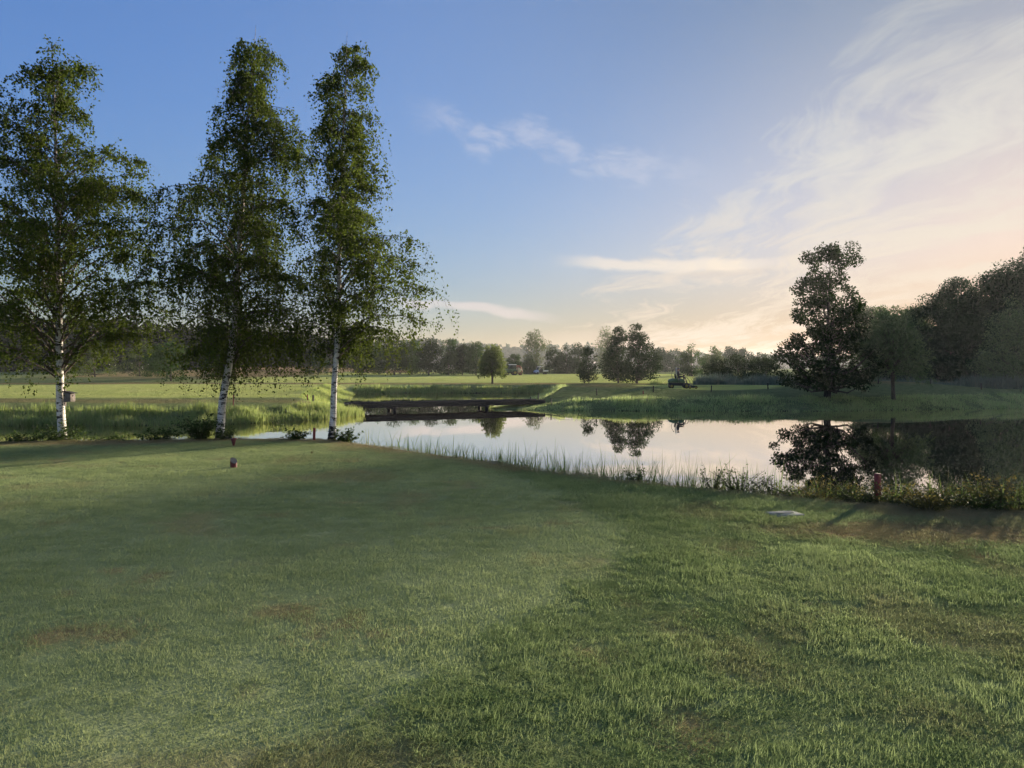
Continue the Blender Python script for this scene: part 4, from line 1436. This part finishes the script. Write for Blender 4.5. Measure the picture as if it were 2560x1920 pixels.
def post(name, px, py, Y, h, r, mat, label, parent=None, top=None, group=None, square=False):
    p = on_bank(px, py, Y, -0.25) if Y < 20 else ground_at(px, py, Y)
    o = empty(name, p, label, 'post' if 'stake' not in name else 'stake', group)
    mb = MB()
    if square:
        mb.box((0, 0, h / 2 - 0.15), (r * 2, r * 2, h + 0.3), bev=r * 0.15)
    else:
        mb.lathe([(0.0, -0.3), (r, -0.3), (r, h - r * 0.3), (r * 0.75, h), (0.0, h)], (0, 0, 0), 'z', 12)
    mb.build('shaft', mat, o)
    if top:
        if square:
            MB().box((0, 0, h + 0.006), (r * 2.0, r * 2.0, 0.012), bev=0.003).build('cap', M[top], o)
        else:
            MB().lathe([(0.0, 0.0), (r * 0.7, 0.0), (r * 0.7, 0.006), (0.0, 0.006)], (0, 0, h + 0.001), 'z', 12).build('cap', M[top], o)
    o.rotation_euler = (R(random.Random(px).uniform(-3, 3)), R(random.Random(py + px).uniform(-3, 3)), 0.3)
    return o


# low post-and-wire fence on the far bank
fence_pts = []
fence = None
for px, py, Y in [(1326, 996, 53.0), (1345, 996, 54.5), (1378, 998, 51.5), (1492, 990, 55.5), (1633, 986, 58.0), (1778, 983, 60.0), (1920, 980, 61.5), (2056, 979, 62.0), (2196, 979, 60.5), (2326, 977, 60.0), (2453, 978, 59.0), (2552, 980, 58.0)]:
    p = at(px, py, Y)
    p.z = hz(p.x, p.y)
    if fence is None:
        fence = empty('wire_fence', p, 'low fence of short posts and a wire along the far bank', 'fence')
        origin = p.copy()
    q = p - origin
    fence_pts.append(q)
    post_o = MB().lathe([(0.0, -0.3), (0.045, -0.3), (0.045, 0.50), (0.03, 0.52), (0.0, 0.52)], (0, 0, 0), 'z', 10).build('post', M['post_wood'], fence)
    post_o.location = q
    post_o.rotation_euler = (R(math.sin(px) * 3), R(math.cos(px) * 3), 0)
wire = MB()
for i in range(2, len(fence_pts) - 1):
    a_, b_ = fence_pts[i], fence_pts[i + 1]
    q = np.linspace(0, 1, 7)
    P = np.array(a_)[None] * (1 - q)[:, None] + np.array(b_)[None] * q[:, None]
    P[:, 2] += 0.48 - 0.10 * (1 - (2 * q - 1) ** 2)
    wire.tube(P, 0.006, 4)
wire.build('wire', M['rope'], fence)

post('red_stake', 2194, 1222, 10.2, 0.52, 0.031, M['red_paint'], 'tall red stake standing in the weeds on the near bank', top='red_dark', group='red penalty stakes', square=True)
post('red_stake', 785, 1099, 17.2, 0.28, 0.030, M['red_paint'], 'red stake at the water edge beside the slim birch', top='red_dark', group='red penalty stakes', square=True)
post('red_stake', 769, 1005, 48.0, 0.40, 0.035, M['red_paint'], 'thin red stake on the green past the birches, by the bridge', group='red penalty stakes', square=True)
post('red_stake', 583, 1024, 40.5, 0.62, 0.035, M['red_paint'], 'red stake rising from the reeds behind the leaning birch', group='red penalty stakes', square=True)
post('red_stake', 1310, 997, 53.5, 0.34, 0.035, M['red_paint'], 'red stake at the far end of the footbridge', group='red penalty stakes', square=True)
post('red_stake', 1608, 992, 56.5, 0.26, 0.035, M['red_paint'], 'short red stake on the far bank below the mower', group='red penalty stakes', square=True)
post('red_stake', 2034, 983, 58.5, 0.26, 0.035, M['post_wood'], 'dark stub of a stake just left of the alder trunk', group='red penalty stakes', square=True)
post('mooring_post', 783, 1003, 47.5, 0.46, 0.06, M['post_wood'], 'short wooden post at the near end of the footbridge', top='cut_wood')

# ------------------------------------------------------------------ tee markers
p = at(584, 1167, 12.45)
p.z = hz(p.x, p.y)
mk = empty('tee_marker', p, 'red log tee marker with a slanting pale cut top', 'tee marker')
bm = bmesh.new()
ring_b = [bm.verts.new((0.056 * math.cos(a), 0.056 * math.sin(a), -0.03)) for a in np.linspace(0, 2 * np.pi, 24, endpoint=False)]
ring_t = [bm.verts.new((0.056 * math.cos(a), 0.056 * math.sin(a), 0.120 - 0.85 * 0.056 * math.cos(a + 0.85))) for a in np.linspace(0, 2 * np.pi, 24, endpoint=False)]
for i in range(24):
    bm.faces.new((ring_b[i], ring_b[(i + 1) % 24], ring_t[(i + 1) % 24], ring_t[i]))
me = bpy.data.meshes.new('log')
bm.to_mesh(me)
bm.free()
me.materials.append(M['red_dark'])
link(bpy.data.objects.new('log', me), mk)
bm = bmesh.new()
rt = [bm.verts.new((0.054 * math.cos(a), 0.054 * math.sin(a), 0.1205 - 0.85 * 0.054 * math.cos(a + 0.85))) for a in np.linspace(0, 2 * np.pi, 24, endpoint=False)]
bm.faces.new(rt)
me = bpy.data.meshes.new('cut_top')
bm.to_mesh(me)
bm.free()
me.materials.append(M['cut_wood'])
link(bpy.data.objects.new('cut_top', me), mk)

p = at(584, 1116, 15.85)
p.z = hz(p.x, p.y)
mk = empty('tee_marker', p, 'red cone-shaped tee marker standing on its point', 'tee marker')
MB().lathe([(0.0, -0.04), (0.010, -0.03), (0.022, 0.03), (0.062, 0.165), (0.058, 0.172)], (0, 0, 0), 'z', 20).build('cone', M['red_dark'], mk, smooth=True)
MB().lathe([(0.058, 0.172), (0.0, 0.173)], (0, 0, 0), 'z', 20).build('cut_top', M['red_dark'], mk)

# plastic valve-box lid set in the turf, and a few bits lying about
M['lid'] = worn('valve_lid', (0.20, 0.215, 0.225), 0.8, var=0.3, spec=0.1)
p = at(1962, 1283, 8.45)
lid = empty('valve_lid', (p.x, p.y, hz(p.x, p.y)), 'pale plastic lid half sunk in the rough grass', 'lid', rz=0.25)
MB().box((0, 0, -0.004), (0.36, 0.26, 0.05), bev=0.012).build('plate', M['lid'], lid, smooth=False)
MB().box((0.0, 0.0, 0.023), (0.22, 0.03, 0.006), bev=0.002).build('lifting_bar', M['lid'], lid)
M['dead_leaf'] = leafmat('dead_leaf', (0.055, 0.03, 0.018), (0.12, 0.07, 0.035), 0.15)
rd = np.random.default_rng(3)
for px, py, lab in [(1457, 1176, 'dark dead leaf on the worn lawn rim'), (1543, 1193, 'curled brown leaf further along the worn lawn rim'), (780, 1134, 'dark fleck of leaf on the tee beyond the markers')]:
    d_ = EYE * F_PX / (py - HORIZON)
    p = at(px, py, d_)
    k = 5
    Vl, Fl = leaf_quads(np.zeros((k, 3)) + rd.normal(size=(k, 3)) * 0.012, rand_dir(rd, k, 0.3), np.tile([0, 0, 1.0], (k, 1)) + rand_dir(rd, k) * 0.6, np.full(k, 0.055), np.full(k, 0.035), 0.2)
    o = mesh_np('fallen_leaf', Vl, [Fl], M['dead_leaf'], loc=(p.x, p.y, hz(p.x, p.y) + 0.03))
    tag(o, lab, 'leaf', 'fallen leaves on the tee', 'thing')

# ------------------------------------------------------------------ vehicles
M['jd_green'] = worn('green_paint', (0.020, 0.085, 0.026), 0.35, var=0.25, coat=0.3)
M['rubber'] = worn('tyre_rubber', (0.016, 0.015, 0.016), 0.85, var=0.3)
M['yellow'] = worn('yellow_paint', (0.30, 0.23, 0.03), 0.45, var=0.2)
M['black'] = worn('black_plastic', (0.014, 0.014, 0.016), 0.55, var=0.3)
M['steel'] = worn('grey_steel', (0.32, 0.33, 0.35), 0.4, 0.6, var=0.2)
M['white_paint'] = worn('white_paint', (0.66, 0.66, 0.66), 0.4, var=0.12, coat=0.2)
M['blue_white'] = worn('pale_blue_paint', (0.34, 0.44, 0.70), 0.35, var=0.15, coat=0.3)
M['rust'] = worn('rust_red_paint', (0.30, 0.09, 0.045), 0.6, var=0.35)
M['tank'] = worn('cream_tank', (0.50, 0.42, 0.28), 0.5, var=0.15)
m, t, out = material('cab_glass')
p_ = principled(t, None, (0.05, 0.07, 0.075), 0.06, 0, 0.5)
p_.inputs['Alpha'].default_value = 0.62
t.link(p_.outputs[0], out.inputs['Surface'])
M['glass'] = m


def wheel(parent, x, y, r, wd, rim='yellow'):
    """Tyre with a rim and hub as sub-parts."""
    tyre = MB().lathe([(r * 0.56, -wd / 2), (r * 0.86, -wd / 2), (r * 0.98, -wd * 0.33), (r, 0), (r * 0.98, wd * 0.33), (r * 0.86, wd / 2), (r * 0.56, wd / 2)], (0, 0, 0), 'y', 22).build('wheel', M['rubber'], parent, smooth=True)
    tyre.location = (x, y, r)
    MB().lathe([(0.0, -wd * 0.30), (r * 0.3, -wd * 0.30), (r * 0.42, -wd * 0.22), (r * 0.57, -wd * 0.46), (r * 0.57, wd * 0.46), (r * 0.42, wd * 0.22), (r * 0.3, wd * 0.30), (0.0, wd * 0.30)], (0, 0, 0), 'y', 18).build('rim', M[rim], tyre, smooth=False)
    return tyre


def seated_person(loc, rz, label, seat_h, jacket, reach=0.42, foot_drop=0.36, cap_col=None, scale=1.0):
    """A seated driver, hands forward on the wheel: one skinned figure; cap as a part. Local +x is forward."""
    V = [(0, 0, 0.08), (0.0, 0, 0.28), (-0.03, 0, 0.46), (-0.02, 0, 0.56), (0.0, 0, 0.63), (0.02, 0, 0.74), (0.02, 0, 0.83)]
    Rd = [0.15, 0.135, 0.16, 0.10, 0.055, 0.098, 0.075]
    E = [(0, 1), (1, 2), (2, 3), (3, 4), (4, 5), (5, 6)]

    def add(p, r, prev):
        V.append(p)
        Rd.append(r)
        E.append((prev, len(V) - 1))
        return len(V) - 1
    for s in (-1, 1):
        k = add((0.02, 0.10 * s, 0.07), 0.105, 0)
        k = add((0.26, 0.12 * s, 0.10), 0.092, k)
        k = add((0.45, 0.12 * s, 0.08), 0.068, k)
        k = add((0.50, 0.12 * s, 0.08 - foot_drop * 0.55), 0.058, k)
        k = add((0.50, 0.12 * s, 0.08 - foot_drop), 0.045, k)
        k = add((0.64, 0.13 * s, 0.05 - foot_drop), 0.040, k)
        k = add((-0.01, 0.20 * s, 0.50), 0.075, 2)
        k = add((0.06, 0.25 * s, 0.28), 0.055, k)
        k = add((reach - 0.08, 0.18 * s, 0.26), 0.042, k)
        k = add((reach, 0.16 * s, 0.27), 0.030, k)
        palm = add((reach + 0.06, 0.15 * s, 0.275), 0.030, k)
        for f in range(4):
            q = add((reach + 0.11 - 0.004 * f, (0.175 - 0.018 * f) * s, 0.285), 0.0095, palm)
            add((reach + 0.125 - 0.004 * f, (0.175 - 0.018 * f) * s, 0.245), 0.008, q)
        q = add((reach + 0.05, 0.11 * s, 0.27), 0.0105, palm)
        add((reach + 0.085, 0.095 * s, 0.255), 0.009, q)
    me = bpy.data.meshes.new('person')
    me.from_pydata([(x * scale, y * scale, z * scale) for x, y, z in V], E, [])
    o = link(bpy.data.objects.new('person', me))
    o.location = (loc[0], loc[1], loc[2] + seat_h)
    o.rotation_euler = (0, 0, rz)
    md = o.modifiers.new('skin', 'SKIN')
    md.use_smooth_shade = True
    for i, sv in enumerate(me.skin_vertices[0].data):
        sv.radius = (Rd[i] * scale, Rd[i] * scale)
        sv.use_root = (i == 0)
    ss_ = o.modifiers.new('subsurf', 'SUBSURF')
    ss_.levels = ss_.render_levels = 2
    mt_, t_, out_ = material('driver_clothes')
    co_ = t_.n('ShaderNodeTexCoord').outputs['Object']
    x_, y_, z_ = t_.sep(co_)
    skin = t_.m('MAXIMUM', t_.ss(z_, 0.60, 0.62), t_.m('MULTIPLY', t_.ss(x_, reach - 0.02, reach), t_.ss(z_, 0.20, 0.22)))
    legs = t_.ss(z_, 0.20, 0.17)
    cc_ = t_.mix(legs, jacket, (0.02, 0.022, 0.03))
    cc_ = t_.mix(skin, cc_, (0.42, 0.25, 0.18))
    principled(t_, out_, cc_, 0.75)
    me.materials.append(mt_)
    if cap_col:
        MB().lathe([(0.105, 0.0), (0.104, 0.05), (0.08, 0.10), (0.0, 0.125)], (0.02, 0, 0.745), 'z', 16).build('cap', worn('cap_cloth', cap_col, 0.8), o, smooth=True)
    return tag(o, label, 'person')


# ride-on mower on the green, heading right
g = ground_at(1702, 976, 65.0)
mw = empty('ride_on_mower', g + Vector((0, 0, 0.02)), 'dark green ride-on mower with a front cutting deck on the green', 'mower', rz=R(-6))
MB().prism([(-1.10, 0.50), (-1.13, 0.66), (-1.02, 0.82), (-0.70, 0.92), (-0.30, 0.86), (-0.24, 0.50)], -0.42, 0.42, 0.05).build('hood', M['jd_green'], mw)
MB().prism([(-1.10, 0.28), (-1.12, 0.49), (0.55, 0.49), (0.78, 0.42), (0.80, 0.34), (0.2, 0.22)], -0.38, 0.38, 0.03).build('chassis', M['black'], mw)
MB().prism([(-0.26, 0.5), (-0.20, 0.86), (0.02, 0.90), (0.26, 0.78), (0.32, 0.5)], -0.5, 0.5, 0.04).build('fender', M['jd_green'], mw)
MB().box((-0.28, 0, 0.93), (0.46, 0.46, 0.10), bev=0.03).build('seat', M['black'], mw)
MB().box((-0.50, 0, 1.12), (0.10, 0.44, 0.36), ry=-0.12, bev=0.03).build('backrest', M['black'], mw)
MB().tube([(0.55, 0, 0.45), (0.42, 0, 0.85), (0.25, 0, 1.12)], [0.05, 0.04, 0.03], 8).build('steering_column', M['black'], mw)
sw = MB()
a_ = np.linspace(0, 2 * np.pi, 25)
sw.tube(np.stack([0.22 + 0.10 * np.sin(a_), 0.17 * np.cos(a_), 1.14 + 0.13 * np.sin(a_)], -1), 0.014, 6, caps=False)
sw.build('steering_wheel', M['black'], mw)
guard = MB()
guard.tube([(0.30, -0.3, 0.98), (0.52, -0.3, 0.93), (0.72, -0.3, 0.66), (0.78, -0.3, 0.45)], 0.025, 7)
guard.build('front_guard', M['black'], mw)
roll = MB()
roll.tube([(-0.42, -0.38, 0.5), (-0.42, -0.38, 1.72), (-0.40, -0.30, 1.82), (-0.40, 0.30, 1.82), (-0.42, 0.38, 1.72), (-0.42, 0.38, 0.5)], 0.03, 8)
roll.build('roll_bar', M['steel'], mw)
lamp = MB()
lamp.tube([(-0.72, 0.1, 0.88), (-0.80, 0.1, 1.20), (-0.76, 0.1, 1.45), (-0.62, 0.1, 1.62)], 0.018, 6)
lamp_o = lamp.build('lamp_arm', M['black'], mw)
MB().lathe([(0.0, 0.0), (0.05, 0.0), (0.05, 0.09), (0.0, 0.11)], (-0.60, 0.1, 1.61), 'z', 12).build('beacon', M['black'], lamp_o)
for sy_ in (-0.55, 0.55):
    wheel(mw, -0.86, sy_, 0.21, 0.2)
    wheel(mw, 0.42, sy_, 0.24, 0.2)
MB().prism([(0.55, 0.08), (0.55, 0.26), (0.85, 0.30), (1.15, 0.24), (1.18, 0.08)], -0.85, 0.85, 0.02).build('cutting_deck', M['black'], mw)
for sy_ in (-0.88, 0.88):
    wheel(mw, 0.68, sy_, 0.15, 0.09)
    wheel(mw, 1.20, sy_, 0.13, 0.09)
ca, sa = math.cos(R(-6)), math.sin(R(-6))
seated_person((g.x - 0.22 * ca, g.y - 0.22 * sa, g.z + 0.02), R(-6), 'person in dark clothes and cap driving the mower', 0.95, (0.018, 0.018, 0.03), cap_col=(0.03, 0.03, 0.05))

# compact tractor with a rear-mounted implement, heading left
g = ground_at(1282, 944, 150.0)
tr = empty('tractor', g, 'compact green tractor with a pale cab roof on the far fairway', 'tractor', rz=R(14))
MB().prism([(-1.95, 0.62), (-1.98, 1.05), (-1.75, 1.22), (-0.85, 1.34), (-0.80, 0.62)], -0.36, 0.36, 0.06).build('bonnet', M['jd_green'], tr)
MB().box((-0.6, 0, 0.62), (2.4, 0.5, 0.32), bev=0.04).build('chassis', M['black'], tr)
MB().box((-2.14, 0, 0.52), (0.34, 0.62, 0.55), bev=0.05).build('front_weight', M['black'], tr)
MB().prism([(-0.92, 0.72), (-0.86, 1.30), (0.52, 1.34), (0.60, 0.72)], -0.62, 0.62, 0.04).build('cab_body', M['jd_green'], tr)
MB().prism([(-0.86, 1.30), (-0.66, 2.12), (0.48, 2.12), (0.56, 1.30)], -0.60, 0.60, 0.02).build('cab_glass', M['glass'], tr)
for x0, x1 in ((-0.88, -0.67), (0.56, 0.49)):
    for sy_ in (-0.61, 0.61):
        MB().tube([(x0, sy_, 1.28), (x1, sy_, 2.14)], 0.04, 6).build('cab_pillar', M['black'], tr)
MB().box((-0.08, 0, 2.18), (1.42, 1.36, 0.16), bev=0.06).build('cab_roof', M['white_paint'], tr)
for sy_ in (-0.72, 0.72):
    wheel(tr, -1.30, sy_ * 0.92, 0.33, 0.24)
    wheel(tr, 0.28, sy_, 0.52, 0.34)
    MB().prism([(-0.30, 0.78), (-0.22, 1.06), (0.28, 1.18), (0.78, 1.06), (0.86, 0.78)], sy_ - 0.16, sy_ + 0.16, 0.03).build('mudguard', M['jd_green'], tr)
imp = ground_at(1282, 944, 150.0)
im = empty('sprayer', g + Vector((math.cos(R(14)) * 1.55, math.sin(R(14)) * 1.55, 0.0)), 'rust-red implement with a cream tank mounted behind the tractor', 'sprayer', rz=R(14))
MB().lathe([(0.0, -0.55), (0.40, -0.55), (0.48, -0.45), (0.48, 0.45), (0.40, 0.55), (0.0, 0.55)], (-0.35, 0, 1.05), 'y', 20).build('tank', M['tank'], im, smooth=True)
MB().box((-0.30, 0, 0.42), (1.0, 0.9, 0.20), bev=0.03).build('frame', M['rust'], im)
for sy_ in (-0.5, 0.5):
    fr = MB()
    fr.tube([(-0.75, sy_, 0.5), (-0.72, sy_, 1.6), (-0.55, sy_, 2.0), (-0.20, sy_, 2.02), (0.12, sy_, 1.55), (0.30, sy_, 0.95), (0.38, sy_, 0.45)], 0.07, 7)
    fr.build('boom', M['rust'], im)
    fr = MB()
    fr.tube([(-0.60, sy_, 1.98), (-0.05, sy_, 1.50), (0.15, sy_, 0.5)], 0.05, 6)
    fr.build('brace', M['rust'], im)
    wheel(im, 0.0, sy_, 0.26, 0.16, 'rust')
MB().box((-0.05, 0, 1.62), (0.5, 0.9, 0.34), ry=0.6, bev=0.04).build('folded_boom', M['rust'], im)

# utility cart with a flat bed
g = ground_at(1352, 939, 162.0)
ct = empty('utility_cart', g, 'white utility cart with a flat bed parked before the far trees', 'cart', rz=R(22))
MB().prism([(-1.50, 0.34), (-1.58, 0.58), (-1.42, 0.84), (-0.98, 0.98), (-0.72, 0.92), (-0.66, 0.34)], -0.62, 0.62, 0.07).build('nose', M['blue_white'], ct)
MB().box((-1.54, 0, 0.36), (0.16, 1.16, 0.22), bev=0.04).build('bumper', M['black'], ct)
for sy_ in (-0.42, 0.42):
    MB().lathe([(0.0, 0.0), (0.08, 0.0), (0.08, 0.03), (0.0, 0.04)], (-1.56, sy_, 0.66), 'x', 12).build('headlight', M['black'], ct)
MB().box((-0.1, 0, 0.34), (1.6, 1.16, 0.10), bev=0.02).build('floor_pan', M['black'], ct)
MB().prism([(-0.92, 0.98), (-0.55, 1.64), (-0.52, 1.64), (-0.88, 0.97)], -0.56, 0.56).build('windscreen', M['glass'], ct)
for sy_ in (-0.58, 0.58):
    MB().tube([(-0.94, sy_, 0.95), (-0.56, sy_, 1.66)], 0.03, 6).build('roof_post', M['steel'], ct)
    MB().tube([(0.30, sy_, 0.50), (0.34, sy_, 1.66)], 0.03, 6).build('roof_post', M['steel'], ct)
MB().box((-0.10, 0, 1.70), (1.05, 1.24, 0.09), bev=0.03).build('roof', M['white_paint'], ct)
MB().lathe([(0.0, 0.0), (0.08, 0.0), (0.07, 0.10), (0.0, 0.13)], (-0.05, 0, 1.74), 'z', 12).build('beacon', M['white_paint'], ct)
MB().box((0.02, 0, 0.64), (0.50, 1.10, 0.44), bev=0.05).build('bench_seat', M['black'], ct)
MB().box((0.26, 0, 0.98), (0.10, 1.06, 0.36), ry=0.12, bev=0.03).build('backrest', M['black'], ct)
bed_o = MB().box((0.98, 0, 0.66), (1.20, 1.24, 0.07), bev=0.01).build('cargo_bed', M['white_paint'], ct)
for sy_ in (-0.60, 0.60):
    MB().box((0.98, sy_, 0.80), (1.20, 0.04, 0.26), bev=0.008).build('bed_side', M['white_paint'], bed_o)
for xx in (0.40, 1.56):
    MB().box((xx, 0, 0.795), (0.04, 1.15, 0.25), bev=0.008).build('bed_end', M['white_paint'], bed_o)
for sy_ in (-0.56, 0.56):
    wheel(ct, -1.02, sy_, 0.27, 0.2, 'black')
    wheel(ct, 0.98, sy_, 0.28, 0.22, 'black')
MB().tube([(-0.70, 0.25, 0.60), (-0.42, 0.25, 1.05)], 0.03, 6).build('steering_column', M['black'], ct)
ca, sa = math.cos(R(22)), math.sin(R(22))
off = Vector((-0.05 * ca + 0.28 * -sa * -1, -0.05 * sa - 0.28 * ca, 0))
seated_person((g.x + off.x, g.y + off.y, g.z), R(22 + 180), 'person in dark clothes at the wheel of the utility cart', 0.78, (0.02, 0.02, 0.025), cap_col=None, scale=0.95)

# ------------------------------------------------------------------ morning haze
m, t, out = material('morning_haze')
v = t.n('ShaderNodeVolumePrincipled')
v.inputs['Color'].default_value = (0.90, 0.93, 0.97, 1)
v.inputs['Density'].default_value = 0.00018
v.inputs['Anisotropy'].default_value = 0.4
t.link(v.outputs[0], out.inputs['Volume'])
haze = MB().box((0, 1250, 12.0), (5400, 5400, 30.0)).build("haze", m)
tag(haze, 'thin even morning haze over the whole course', 'haze', kind='stuff')
